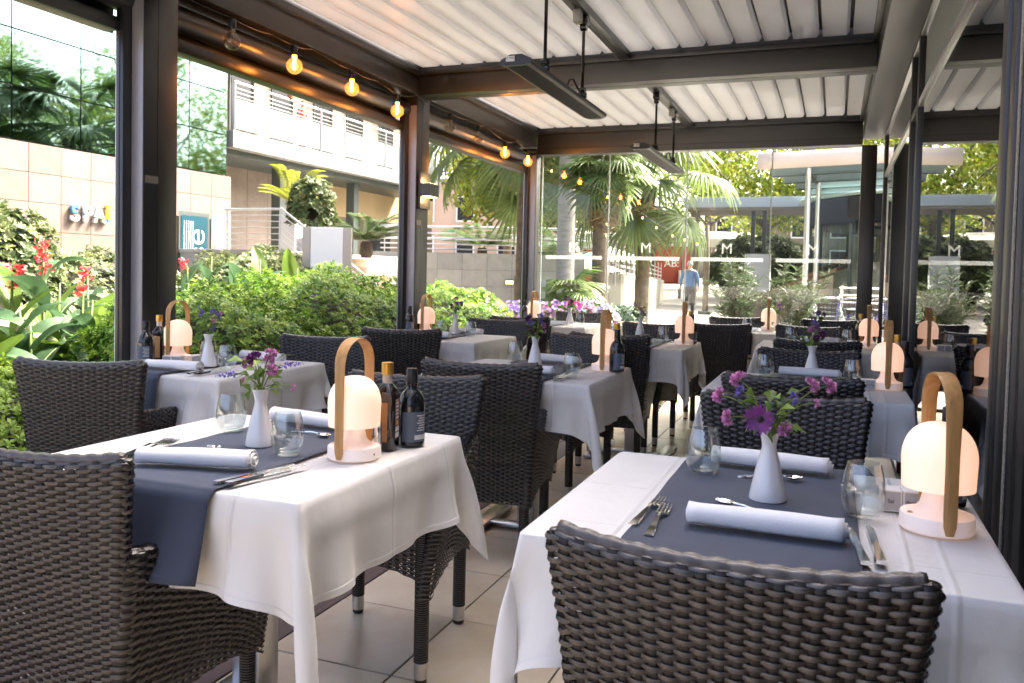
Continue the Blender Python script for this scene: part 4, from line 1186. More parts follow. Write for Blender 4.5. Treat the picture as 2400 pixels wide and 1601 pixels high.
for m in M_stone:
    mb = MB().bbox(-.03, .0, -pw / 2 + .004, pw / 2 - .004, -ph / 2 + .004, ph / 2 - .004, .003); me = bpy.data.meshes.new('panel'); me.from_pydata(mb.v, [], mb.f); me.update(); me.materials.append(m); pme.append(me)
for i in range(12):
    for j in range(7):
        y = 14.36 - (i + .5) * pw; z = 3.105 - (j + .5) * ph
        if i < 4 and z < 2.15 and i >= 1: continue
        obj('panel', random.choice(pme), spa, (FX - so[0] + random.uniform(-.002, .002), y - so[1], z - so[2]))
# door recess with two printed glass leaves
rpart(spa, so, MB().box(FX - .03, FX + .002, 13.78, 14.36, -.2, 2.28), 'door_reveal', M_brownstone)
M_teal = mat('teal window film', (.008, .06, .085), .3, vary=.15, vscale=2)
M_wtxt = mat('pale film lettering', (.45, .62, .64), .5)
for (a, b) in ((11.98, 12.78), (12.86, 13.72)):
    d = rpart(spa, so, MB().box(FX - .02, FX, a, b, -.15, 2.28), 'door', M_mull)
    MB().box(FX + .001, FX + .008, a + .06, b - .06, -.05, 2.2).build('pane', M_teal, d)
    if a > 12.5:
        text_mesh('lettering', 'essē', .62, .002, M_wtxt, d, (FX + .012, (a + b) / 2 + .08, 1.4), (R(90), R(-90), R(90)))
        for k in range(5): MB().box(FX + .009, FX + .012, a + .13 + k * .06, a + .145 + k * .06, .9, 2.1).build('film_stripe', M_wtxt, d)
    else:
        for k in range(9): MB().box(FX + .009, FX + .012, a + .42, b - .06, .6 + k * .17, .66 + k * .17).build('film_stripe', M_wtxt, d)
rpart(spa, so, MB().box(-20, FX - .06, 2.0, 14.23, 3.1, 9), 'core_wall', M_mull)
yj = [8.05, 9.32, 10.59, 11.86, 13.13, 14.23]; zj = [3.12, 3.96, 4.83, 5.70, 6.57, 7.44]
for i in range(5):
    for j in range(5):
        o = MB().box(-.02, 0, yj[i] + .012 - (yj[i] + yj[i + 1]) / 2, yj[i + 1] - .012 - (yj[i] + yj[i + 1]) / 2, -(zj[j + 1] - zj[j]) / 2 + .012, (zj[j + 1] - zj[j]) / 2 - .012).build('glass_pane', M_curt, spa)
        o.location = (FX - .01 - so[0], (yj[i] + yj[i + 1]) / 2 - so[1], (zj[j] + zj[j + 1]) / 2 - so[2])
        o.rotation_euler = (0, random.uniform(-.004, .004), random.uniform(-.004, .004))
# sign letters, each sliced by a slanting gap
M_sw = mat('white sign letter', (.82, .83, .84), .4); M_sb = mat('blue sign letter', (.07, .2, .55), .4); M_sy = mat('yellow sign letter', (.85, .55, .04), .4)
sg = thing('spa_sign', 'raised SPAi letters in white, blue and yellow on the stone wall', 'sign', (FX + .05, 10.72, 2.05))
def sliced(ch, y, mt_up, mt_lo, size, zc, z_lo=-.016, z_hi=.022):
    cu = bpy.data.curves.new('l', 'FONT'); cu.body = ch; cu.size = size; cu.extrude = .035; cu.align_x = 'CENTER'; cu.align_y = 'CENTER'; cu.offset = .006; cu.resolution_u = 4
    o = bpy.data.objects.new('l', cu); COL.objects.link(o); dg = bpy.context.evaluated_depsgraph_get(); dg.update()
    me = bpy.data.meshes.new_from_object(o.evaluated_get(dg)); bpy.data.objects.remove(o)
    for up in (1, 0):
        bm = bmesh.new(); bm.from_mesh(me); bmesh.ops.remove_doubles(bm, verts=bm.verts, dist=1e-5)
        bmesh.ops.bisect_plane(bm, geom=bm.verts[:] + bm.edges[:] + bm.faces[:], plane_co=(0, z_hi if up else z_lo, 0), plane_no=(.12, 1 if up else 1, 0), clear_inner=bool(up), clear_outer=not up)
        m2 = bpy.data.meshes.new('letter'); bm.to_mesh(m2); bm.free(); m2.materials.clear(); m2.materials.append(mt_up if up else mt_lo)
        obj('letter', m2, sg, (0, y, zc), 0, (R(90), 0, R(90)))
sliced('S', -.30, M_sb, M_sw, .37, -.02, -.010, .014); sliced('P', -.04, M_sw, M_sw, .37, -.02, -.010, .012); sliced('A', .20, M_sw, M_sw, .36, -.02, -.05, -.03); sliced('i', .385, M_sy, M_sb, .44, .03, -.10, -.085)

# ================================================================= balcony building
bo = (-13.6, 19.5, -.15)
bal = thing('balcony_building', 'cream building with a long steel railed balcony', 'building', bo)
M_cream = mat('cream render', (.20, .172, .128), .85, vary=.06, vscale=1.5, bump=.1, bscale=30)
M_ochre_shade = mat('ochre shade band', (.60, .46, .27), .85, vary=.06, vscale=1.5)
M_shut = mat('pale shutter', (.26, .23, .17), .8)
M_conc = mat('grey concrete fascia', (.27, .27, .26), .7, vary=.15, vscale=3)
M_win = mat('dark window glass', (.025, .028, .032), .25, spec=.25)
M_bglas = mat('white balcony glass', (.20, .225, .215), .4, backt=.2)
bp_ = lambda mb, n, m, **k: rpart(bal, bo, mb, n, m, **k)
bp_(MB().box(-20, -13.6, 14.4, 27, 4.1, 7.6), 'upper_wall', M_cream)
bp_(MB().box(-20, -13.6, 18.9, 27, -.2, 3.72), 'lower_wall', M_cream)
bp_(MB().box(-13.6, -13.585, 18.9, 27, 2.75, 3.72), 'ochre_shade_band', M_ochre_shade)  # balcony slab's shade on the wall, painted as an ochre band
bp_(MB().box(-20, -13.55, 14.4, 18.9, -.2, 3.72), 'stone_wall', M_brownstone)
for y in (15.2, 16.0, 16.8, 17.6, 18.3): bp_(MB().box(-13.55, -13.545, y, y + .012, 1.5, 3.7), 'wall_joint', M_stoneg)
bp_(MB().box(-13.55, -13.5, 18.2, 18.85, 1.5, 3.2), 'cream_jamb', M_cream)  # cream jamb at the end of the brown stone wall
bp_(MB().bbox(-13.6, -11.95, 14.36, 24.3, 3.74, 4.1, .01), 'balcony_slab', M_conc)
bp_(MB().box(-13.6, -12.2, 14.4, 24.3, 3.60, 3.74), 'soffit_beam', M_mull)
bp_(MB().bbox(-20, -12.5, 14.4, 27.2, 7.6, 8.0, .01), 'roof', M_conc)
for y in (16.7, 20.0, 23.6): bp_(MB().box(-12.75, -12.5, y, y + .24, -.2, 3.62), 'column', M_mull)
for (a, b, m) in ((16.2, 16.9, 0), (17.8, 18.5, 0), (19.65, 20.35, 0), (21.3, 22.0, 0), (23.2, 23.85, 0)):
    f = bp_(MB().bbox(-13.6, -13.56, a - .05, b + .05, 4.12, 6.55, .004), 'window', M_mull)
    MB().box(-13.559, -13.55, a, b, 4.16, 6.5).build('pane', M_win, f); MB().box(-13.58, -13.50, b + .06, b + .55, 4.14, 6.52).build('shutter', M_shut, f)
for (a, b, z) in ((19.2, 20.3, 2.72), (22.6, 23.9, 2.72), (24.6, 25.6, 2.72)):
    f = bp_(MB().bbox(-13.6, -13.56, a - .06, b + .06, 1.4, z, .004), 'window', M_mull)
    MB().box(-13.559, -13.55, a, b, 1.45, z - .05).build('pane', M_win, f)
for i in range(10):
    y = 14.42 + i * 1.06
    bp_(MB().tube([(-11.97, y, 3.9), (-11.97, y, 5.12)], .02, 8), 'rail_post', M_steel)
    if i < 9:
        bp_(MB().box(-11.99, -11.975, y + .05, y + 1.01, 4.14, 4.78), 'glass_infill', M_bglas)
        for k in range(4): bp_(MB().box(-11.9745, -11.972, y + .04, y + 1.02, 4.25 + k * .14, 4.256 + k * .14), 'infill_rib', M_conc)
bp_(MB().tube([(-11.97, 14.4, 5.12), (-11.97, 24.0, 5.12)], .026, 8), 'handrail', M_steel)
for k in range(3): bp_(MB().tube([(-11.97, 14.4, 4.82 + k * .09), (-11.97, 24.0, 4.82 + k * .09)], .009, 6), 'rail_bar', M_steel)
bp_(MB().tube([(-11.97, 24.0, 5.12), (-13.6, 24.0, 5.12)], .026, 8), 'handrail', M_steel)
for k in range(6): bp_(MB().tube([(-11.97, 24.0, 4.2 + k * .15), (-13.6, 24.0, 4.2 + k * .15)], .012, 6), 'rail_bar', M_white)
# raised terrace with steps
to = (-10.5, 13.6, -.15)
ter = thing('terrace', 'raised stone terrace with steps in front of the balcony building', 'terrace', to)
tp = lambda mb, n, m, **k: rpart(ter, to, mb, n, m, **k)
M_terr = mat('grey stone cladding', (.36, .34, .31), .75, vary=.12, vscale=4, bump=.1, bscale=40)
M_step = mat('pink stone step', (.50, .38, .29), .8, vary=.1, vscale=6)
tp(MB().bbox(-13.55, -9.55, 12.9, 19.5, -.2, 1.52, .01), 'platform', M_terr)
tp(MB().bbox(-13.5, -9.5, 12.86, 12.90, 1.46, 1.535, .006), 'coping', M_terr)
for i in range(9):
    tp(MB().bbox(-9.55 + i * .27, -9.55 + (i + 1) * .27 + .02, 12.95, 15.4, -.2, 1.52 - (i + .55) * .168, .006), 'step', M_step)
rl = thing('terrace_railing', 'steel railing bending down along the terrace steps', 'railing', (-10, 12.9, 1.5))
rq = lambda mb, n, m, **k: rpart(rl, (-10, 12.9, 1.5), mb, n, m, **k)
ramp = [(-10.95, 12.95), (-9.65, 12.95), (-7.6, 12.97)]
zz = [1.52, 1.52, .15]
for k in range(7):
    dz = .78 - k * .115
    rq(MB().tube([(ramp[i][0], ramp[i][1], zz[i] + dz) for i in range(3)], .024 if k == 0 else .009, 8), 'handrail' if k == 0 else 'rail_bar', M_steel, smooth=60)
for (x, z) in ((-10.9, 1.52), (-9.68, 1.52), (-8.6, .8), (-7.7, .2)): rq(MB().tube([(x, 12.95, z - .05), (x, 12.95, z + .77)], .017, 8), 'rail_post', M_steel)
# grey panel wall with railing
A = Vector((-10.6, 17.38, 0)); B = Vector((-5.6, 19.30, 0)); dW = (B - A).normalized(); nW = Vector((dW.y, -dW.x, 0)); rzW = math.atan2(dW.y, dW.x)
wl = thing('garden_wall', 'grey stone panel wall behind the hedge', 'wall', A, rzW)
LW = (B - A).length
MB().box(0, LW, .03, .35, -.2, 1.66).build('core', M_stoneg, wl)
M_gp = [mat('blue grey panel %d' % i, c, .7, vary=.1, vscale=5, bump=.1, bscale=40) for i, c in enumerate([(.36, .37, .36), (.39, .40, .39), (.335, .345, .34)])]
for i in range(int(LW / .6) + 1):
    for j in range(5):
        x1 = min(LW, (i + 1) * .6)
        if x1 - i * .6 > .05: MB().bbox(i * .6 + .003, x1 - .003, 0, .03, 1.66 - (j + 1) * .4 + .003, 1.66 - j * .4 - .003, .002).build('panel', random.choice(M_gp), wl)
wr = thing('wall_railing', 'five bar steel railing on top of the grey panel wall', 'railing', A + Vector((0, 0, 1.66)), rzW)
for k, (z, r_) in enumerate(((.62, .035), (.47, .016), (.34, .03), (.21, .016), (.09, .016))):
    MB().tube([(.4, .15, z), (LW, .15, z)], r_, 8).build('handrail' if k == 0 else 'rail_bar', M_steel, wr, smooth=60)
for x in (.5, 2.2, 3.9): MB().tube([(x, .15, 0), (x, .15, .5), (x + .06, .12, .62)], .014, 6).build('rail_post', M_steel, wr)
M_lit = mat('wall light lens', (1, .8, .5), .5, emit=(1, .75, .35), estr=2.2)
for x, z, l in ((.75, 1.22, 'small lit wall light on the grey panel wall beside the steps'), (3.55, .98, 'small lit spot on a stake in front of the grey panel wall')):
    p = A + dW * x; t = thing('wall_light', l, 'wall light', (p.x, p.y, z), rzW)
    MB().bbox(-.11, .11, -.07, -.005, -.05, .05, .006).build('frame', M_mull, t); MB().box(-.09, .09, -.075, -.071, -.033, .033).build('lens', M_lit, t)
    if x > 2: MB().tube([(.13, -.04, -1.1), (.13, -.04, .16)], .012, 6).build('stake', M_mull, t)
# totem sign
t = thing('totem_sign', 'white totem sign with pale grey directory lines', 'sign', (-7.43, 11.1, -.15), .37)
M_tw = mat('white totem face', (.86, .86, .86), .35); M_ts = mat('totem edge metal', (.42, .38, .34), .3, .6); M_tt = mat('pale grey directory print', (.52, .56, .56), .6)
MB().bbox(-.23, .27, -.06, .06, 0, 2.0, .004).build('panel', M_tw, t)
MB().bbox(-.36, -.235, -.05, .05, 0, 2.0, .004).build('side_panel', M_ts, t); MB().bbox(.275, .40, -.05, .05, 0, 2.0, .004).build('side_panel', M_ts, t)
for i, s in enumerate(('Recepción', 'Restaurante', 'Apartamentos', 'Piscina', 'Spa', 'Sport Center')): text_mesh('lettering', s, .072, .0006, M_tt, t, (.02, -.0615, 1.40 - i * .088), (R(90), 0, 0))

# ================================================================= foliage helpers
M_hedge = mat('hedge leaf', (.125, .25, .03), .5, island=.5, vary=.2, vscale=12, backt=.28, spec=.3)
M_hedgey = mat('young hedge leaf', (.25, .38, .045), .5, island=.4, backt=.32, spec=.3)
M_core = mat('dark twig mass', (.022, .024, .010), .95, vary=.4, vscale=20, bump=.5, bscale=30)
M_bark = mat('bark', (.17, .135, .10), .9, vary=.3, vscale=9, bump=.6, bscale=30)
def lump(n, q, rx, ry, rz_, zfrac=-.25, flat=2.6):
    """points and normals on a super-ellipsoid with bumps"""
    d = runit(n * 2, q); d = d[d[:, 2] > zfrac][:n]
    k = (np.abs(d[:, 0]) ** flat + np.abs(d[:, 1]) ** flat + np.abs(d[:, 2]) ** flat) ** (-1 / flat)
    b = 1 + .07 * np.sin(d[:, 0] * 9 + 1) * np.sin(d[:, 1] * 8 + 2) + .05 * np.sin(d[:, 2] * 13 + d[:, 0] * 11)
    p = d * (k * b)[:, None] * [rx, ry, rz_]
    nn = d / [rx, ry, rz_]; nn /= np.linalg.norm(nn, axis=1, keepdims=True)
    return p, nn
def hedge(x, y, rx, ry, top, nros, label, seed, ls=.044, mats=(None, None), zc=None, name='hedge_bush', cat='hedge', grp='clipped hedge bushes', lw=.42, core=.86):
    q = np.random.default_rng(seed); zc = .12 if zc is None else zc; rz_ = (top - zc)
    t = thing(name, label, cat, (x, y, -.12), 0, grp); zc += .12
    p, nn = lump(nros, q, rx, ry, rz_)
    p[:, 2] += zc
    m = len(p); k = 7
    ax = nn + np.array([0, 0, .55]) + q.normal(0, .28, (m, 3)); ax /= np.linalg.norm(ax, axis=1, keepdims=True)
    dep = q.uniform(0, 1, m) ** 2 * .10
    p = p - nn * dep[:, None] + q.normal(0, .012, (m, 3))
    # rosette: k leaves around ax
    a = (np.arange(k) / k * 2 * PI)[None] + q.uniform(0, 6, (m, 1))
    u = np.cross(ax, np.array([.3, .5, .8])); u /= np.linalg.norm(u, axis=1, keepdims=True); v = np.cross(ax, u)
    D = (u[:, None] * np.cos(a)[..., None] + v[:, None] * np.sin(a)[..., None]) * q.uniform(.75, 1.1, (m, k))[..., None] + ax[:, None] * q.uniform(.15, .85, (m, k))[..., None]
    P = np.repeat(p[:, None], k, 1) + ax[:, None] * q.uniform(-.012, .012, (m, k))[..., None]
    N = np.repeat(ax[:, None], k, 1)
    L = ls * q.uniform(.7, 1.15, (m, k)) * (1 - .12)
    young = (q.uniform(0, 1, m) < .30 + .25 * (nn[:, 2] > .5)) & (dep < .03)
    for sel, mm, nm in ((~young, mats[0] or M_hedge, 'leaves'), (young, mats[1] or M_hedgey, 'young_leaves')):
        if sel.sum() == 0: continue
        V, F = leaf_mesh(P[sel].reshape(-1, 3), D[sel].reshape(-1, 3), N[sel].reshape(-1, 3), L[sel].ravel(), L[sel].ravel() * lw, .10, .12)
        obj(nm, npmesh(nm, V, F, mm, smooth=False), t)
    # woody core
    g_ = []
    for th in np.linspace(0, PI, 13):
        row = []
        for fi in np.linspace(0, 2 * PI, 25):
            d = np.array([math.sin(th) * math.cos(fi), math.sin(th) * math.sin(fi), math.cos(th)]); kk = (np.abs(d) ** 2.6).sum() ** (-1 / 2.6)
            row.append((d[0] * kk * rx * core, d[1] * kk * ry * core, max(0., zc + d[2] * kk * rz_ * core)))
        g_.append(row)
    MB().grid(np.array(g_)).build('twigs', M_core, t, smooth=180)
    return t
hedge(-4.15, .9, .85, 1.15, .46, 2600, 'clipped hedge bush at the picture edge below the canna plants', 101, mats=(M_hedgey, M_hedgey))
hedge(-4.05, 2.75, .80, 1.05, .64, 7500, 'bright clipped hedge bush under the tall canna plants', 102, mats=(M_hedgey, M_hedgey))
hedge(-4.2, 4.8, .9, .85, 1.0, 8500, 'clipped hedge bush just past the thick post', 103)
hedge(-4.25, 6.35, .95, 1.25, 1.13, 11500, 'largest domed hedge bush in front of the totem sign', 104)
hedge(-4.15, 8.35, .85, 1.15, .99, 8000, 'darker clipped hedge bush beside the petunias', 105)

# ================================================================= cannas
M_canna = mat('canna leaf', (.085, .165, .075), .48, vary=.25, vscale=9, island=0., backt=.28, spec=.35)
M_canna2 = mat('bright canna leaf', (.15, .24, .04), .5, vary=.18, vscale=9, backt=.35)
M_rib = mat('canna midrib', (.42, .5, .25), .5)
M_red = mat('coral canna petal', (.78, .075, .08), .5, island=.35, backt=.3)
def blade(Lf, W, bend, fold, seed):
    q = np.random.default_rng(seed); n = 11; m = 7; P = np.zeros((n, m, 3)); ph = q.uniform(0, 6)
    for i in range(n):
        s = i / (n - 1); w_ = W * (math.sin(PI * min(1, s ** .8 * .98 + .01)) ** .75) * (1 - .15 * s) + .004
        y = Lf * s * math.cos(bend * s * .55); z = Lf * s * math.sin(.3 - bend * s * .62)
        for j in range(m):
            u = j / (m - 1) * 2 - 1; P[i, j] = (u * w_ / 2, y, z + abs(u) * w_ * fold + .010 * math.sin(s * 9 + u * 2 + ph) * abs(u))
    return P
BLADES = []
for s in range(6):
    P = blade(.50 - .03 * (s % 3), .19 - .014 * (s % 2), .5 + .35 * (s % 3), .22 + .08 * (s % 2), s)
    mb = MB().grid(P); o = mb.build('leaf', M_canna if s % 3 else M_canna2, None, smooth=180); me = o.data; bpy.data.objects.remove(o)
    rb_ = MB().tube([tuple(P[i, 3] + np.array([0, 0, .003])) for i in range(11)], [.0045 * (1 - .8 * i / 10) for i in range(11)], 5); o = rb_.build('midrib', M_rib, None, smooth=180); rm = o.data; bpy.data.objects.remove(o)
    BLADES.append((me, rm))
def flower_me(seed, n=26, r=.055):
    q = np.random.default_rng(seed); d = runit(n, q); d[:, 2] = d[:, 2] * .8 + .25
    P = q.normal(0, .022, (n, 3)); P[:, 2] = q.uniform(-.06, .05, n)
    V, F = leaf_mesh(P, d, runit(n, q), q.uniform(.04, .07, n), q.uniform(.025, .042, n), .2, .2); return npmesh('bloom', V, F, M_red, smooth=False)
BLOOM = [flower_me(s) for s in range(4)]
def canna(x, y, h, nl, blooms, label, seed, upright=0.):
    q = np.random.default_rng(seed); t = thing('canna_plant', label, 'canna', (x, y, -.12), q.uniform(0, 6), 'canna plants with red blooms')
    h += .12; top = Vector((q.uniform(-.06, .06), q.uniform(-.06, .06), h))
    MB().tube([(0, 0, 0), (top.x * .4, top.y * .4, h * .5), tuple(top)], [.016, .013, .007], 7).build('stem', M_stem, t, smooth=180)
    for i in range(nl):
        f = (i + .6) / nl; z = h * (.12 + .70 * f); a = i * 2.4 + q.uniform(-.4, .4); me, rm = BLADES[int(q.integers(6))]
        o = obj('leaf', me, t, (top.x * f, top.y * f, z), 0, (q.uniform(.1, .9) + upright * .5, q.uniform(-.25, .25), a)); s = q.uniform(.9, 1.3) * (1.1 - .25 * f); o.scale = (s, s, s)
        obj('midrib', rm, o)
    for b in range(blooms):
        o = obj('bloom', BLOOM[int(q.integers(4))], t, (top.x + q.normal(0, .02), top.y + q.normal(0, .02), h + .02 - b * .085), 0, (q.uniform(-.3, .3), q.uniform(-.3, .3), q.uniform(0, 6))); s = q.uniform(.62, .85); o.scale = (s, s, s)
CN = [(-5.05, 4.16, 1.30, 7, 3, 'tallest canna with a double red bloom beside the stone wall'), (-5.2, 4.02, 1.12, 6, 2, 'canna with a drooping red bloom at the picture edge'),
      (-5.15, 4.55, .98, 6, 1, 'canna with one low red bloom between the tall ones'), (-5.5, 4.95, 1.10, 6, 1, 'canna with a pale red bloom below the SPA sign'),
      (-4.75, 3.85, .80, 7, 0, 'leafy canna without bloom above the bright hedge'), (-5.0, 4.75, .86, 7, 0, 'leafy canna without bloom touching the thick post'),
      (-5.6, 4.35, 1.12, 7, 1, 'canna with a small red bud behind the tall ones'), (-4.95, 3.6, .72, 7, 0, 'low leafy canna at the lower picture edge'), (-5.5, 4.6, .9, 7, 0, 'leafy canna in the middle of the clump'),
      (-5.35, 5.95, 1.2, 8, 1, 'canna with one red bloom just past the thick post'), (-5.2, 6.35, 1.22, 9, 0, 'upright leafy canna in front of the teal door'), (-5.4, 6.9, 1.28, 9, 0, 'upright leafy canna with spear shaped leaves'),
      (-5.25, 7.3, 1.2, 9, 0, 'leafy canna leaning toward the totem sign'), (-5.6, 5.6, 1.2, 8, 0, 'leafy canna behind the thick post'), (-5.7, 6.5, 1.3, 9, 0, 'leafy canna at the back of the upright clump')]
CN += [(-5.0, 4.0, .88, 9, 0, 'lush broad leafed canna below the double bloom'), (-5.35, 4.5, 1.05, 9, 0, 'lush broad leafed canna beside the thick post'), (-4.95, 4.45, .78, 9, 0, 'lush low canna in the middle of the clump'), (-4.85, 4.3, .95, 8, 0, 'broad leafed canna in front of the tallest one'), (-5.3, 3.75, 1.0, 8, 0, 'broad leafed canna at the picture edge behind the low one'), (-4.8, 4.55, .7, 7, 0, 'low canna just above the bright hedge bush'), (-5.4, 5.2, 1.0, 8, 0, 'canna hiding behind the thick post')]
for i, (x, y, h, nl, b, l) in enumerate(CN): canna(x, y, h, nl, b, l, 300 + i, upright=1.2 if y > 5.5 else .5)

# ================================================================= other shrubs of the garden
M_shr = mat('grey green shrub leaf', (.10, .145, .045), .5, island=.45, backt=.25); M_shr2 = mat('dull shrub leaf tip', (.19, .22, .08), .5, island=.4, backt=.3)
hedge(-8.3, 6.3, .6, .55, 1.72, 1600, 'tall grey green shrub against the cream stone wall', 121, .085, (M_shr, M_shr2), .8, 'garden_shrub', 'shrub', 'garden shrubs', .45)
hedge(-9.2, 8.4, .8, 1.4, 1.30, 3000, 'low shrub below the SPA sign', 122, .08, (M_shr, M_shr2), .3, 'garden_shrub', 'shrub', 'garden shrubs', .45)
hedge(-8.4, 10.8, 1.1, 1.5, 1.42, 3000, 'dense shrub below the terrace railing', 123, .085, (M_shr, M_shr2), .3, 'garden_shrub', 'shrub', 'garden shrubs', .4)
hedge(-7.9, 9.8, .8, 1.0, 1.30, 2200, 'dark shrub beside the totem sign', 124, .085, (M_shr, M_shr2), .3, 'garden_shrub', 'shrub', 'garden shrubs', .4)
M_yf = mat('yellow lantana', (.72, .46, .06), .6, island=.4, backt=.2)
hedge(-5.0, 3.05, .45, .55, .80, 900, 'yellow flowering shrub at the picture edge', 125, .04, (M_shr, M_yf), .3, 'flowering_shrub', 'shrub', None, .6)
M_rock = mat('weathered sandstone', (.40, .33, .26), .9, vary=.25, vscale=6, bump=.7, bscale=14)
mb = MB(); q = np.random.default_rng(5)
mb.grid(np.array([[(.34 * (1 + .12 * math.sin(3 * a + z * 4) + .08 * math.sin(7 * a)) * math.cos(a) * (1 - .25 * (z > 1.1)), .30 * (1 + .1 * math.sin(4 * a + z * 5)) * math.sin(a) * (1 - .25 * (z > 1.1)), z) for a in np.linspace(0, 2 * PI, 25)] for z in np.linspace(0, 1.32, 14)] + [[(0, 0, 1.33)] * 25]))
tag(mb.build('standing_rock', M_rock, None, smooth=180, loc=(-5.9, 4.25, -.13)), 'weathered sandstone block beside the cannas at the picture edge', 'rock')
# potted tree, cycads on the terrace
def cycad(x, y, z, r_, n, label, seed, mcol=None, up=.5):
    q = np.random.default_rng(seed); t = thing('cycad', label, 'plant', (x, y, z), 0, 'cycads')
    MB().lathe([(.10, 0), (.14, .1), (.12, .3), (.06, .36)], 12).build('trunk', M_bark, t, smooth=60)
    for i in range(n):
        a = i * 2.4; e = up + q.uniform(-.3, .5); mb = MB(); P = []; D = []; N = []
        for s in np.linspace(.08, 1, 26):
            rr = r_ * s; zz_ = rr * math.tan(min(1.2, e)) * (1 - .55 * s) ; c = np.array([rr * math.cos(a), rr * math.sin(a), .33 + zz_])
            for sd_ in (-1, 1):
                P.append(c); D.append([-sd_ * math.sin(a) + .6 * math.cos(a), sd_ * math.cos(a) + .6 * math.sin(a), .15]); N.append([0, 0, 1])
        V, F = leaf_mesh(np.array(P), np.array(D), np.array(N), r_ * .28, .05, .2, .1)
        obj('frond', npmesh('frond', V, F, mcol or M_shr, smooth=False), t)
M_cyc = mat('cycad frond', (.09, .17, .04), .4, backt=.2); M_cycy = mat('yellow palm frond', (.36, .40, .05), .45, backt=.35)
cycad(-9.0, 14.9, 1.45, .85, 22, 'dark green cycad beside the terrace steps', 1, M_cyc, .55)
cycad(-8.3, 18.4 + .9, 1.5, 1.0, 22, 'cycad behind the railing of the grey wall', 2, M_cyc, .5)
cycad(-6.6, 19.9, 1.3, 1.0, 20, 'second cycad behind the railing, near the corner post', 3, M_cyc, .5)
M_pot = mat('white planter', (.74, .72, .68), .5)
t = thing('planter', 'tall white planter on the terrace', 'planter', (-10.6, 14.6, 1.52)); MB().bbox(-.2, .2, -.2, .2, 0, .8, .01).build('box', M_pot, t); MB().box(-.17, .17, -.17, .17, .8, .805).build('soil', M_soil, t)
cycad(-10.6, 14.6, 2.25, .62, 16, 'yellow green potted palm in the tall white planter', 4, M_cycy, .7)
hedge(-9.75, 14.05, .42, .42, 2.95, 520, 'small leafy tree on the terrace', 131, .11, (M_shr, M_shr2), 2.25, 'potted_tree', 'tree', None, .5, .3)
_pt = [o for o in COL.objects if o.name.startswith('potted_tree')][0]
MB().tube([(0, 0, 1.64), (.02, 0, 1.9), (0, .01, 2.3)], .02, 7).build('trunk', M_bark, _pt)
MB().bbox(-.22, .22, -.22, .22, 1.66, 1.92, .02).build('pot', M_pot, _pt)
# ================================================================= fan palms
M_palm = mat('fan palm leaf', (.17, .235, .075), .42, vary=.25, vscale=4, island=0., backt=.32)
M_palmd = mat('dry palm leaf', (.36, .27, .14), .7, vary=.25, vscale=5, backt=.25)
M_ptr = mat('pale palm trunk', (.50, .48, .45), .85, vary=.22, vscale=6, bump=.5, bscale=18, stretch=(1, 1, 3))
def fan_me(r_, nseg, spread, droop, seed, m):
    q = np.random.default_rng(seed); V = []; F = []
    for i in range(nseg):
        a = (i / (nseg - 1) - .5) * spread; L = r_ * (1 - .12 * abs(a) / (spread / 2)) * q.uniform(.9, 1.05)
        d = np.array([math.sin(a), math.cos(a)]); sd_ = np.array([math.cos(a), -math.sin(a)]); o = len(V); dr = droop * q.uniform(.7, 1.3)
        for k, (s, w_) in enumerate(((0, .008), (.3, .03), (.6, .034), (.82, .016), (1., .003))):
            c = d * L * s; z = -dr * L * max(0, s - .35) ** 1.7 * 1.9 + (.02 if i % 2 else -.02) * s; rr_ = 1 - .25 * max(0, s - .5) * dr
            V += [(c[0] * rr_ + sd_[0] * w_ * r_, c[1] * rr_ + sd_[1] * w_ * r_, z - .012), (c[0] * rr_, c[1] * rr_, z + .014 * (s < .9)), (c[0] * rr_ - sd_[0] * w_ * r_, c[1] * rr_ - sd_[1] * w_ * r_, z - .012)]
        for k in range(4):
            b = o + k * 3; F += [(b, b + 1, b + 4, b + 3), (b + 1, b + 2, b + 5, b + 4)]
    return npmesh('fan', V, F, m, smooth=True)
FANS = [fan_me(.85, 30, R(250), (.22 + .16 * s), 70 + s, M_palm) for s in range(4)]
FAND = [fan_me(.8, 24, R(120), 1.2, 80 + s, M_palmd) for s in range(2)]
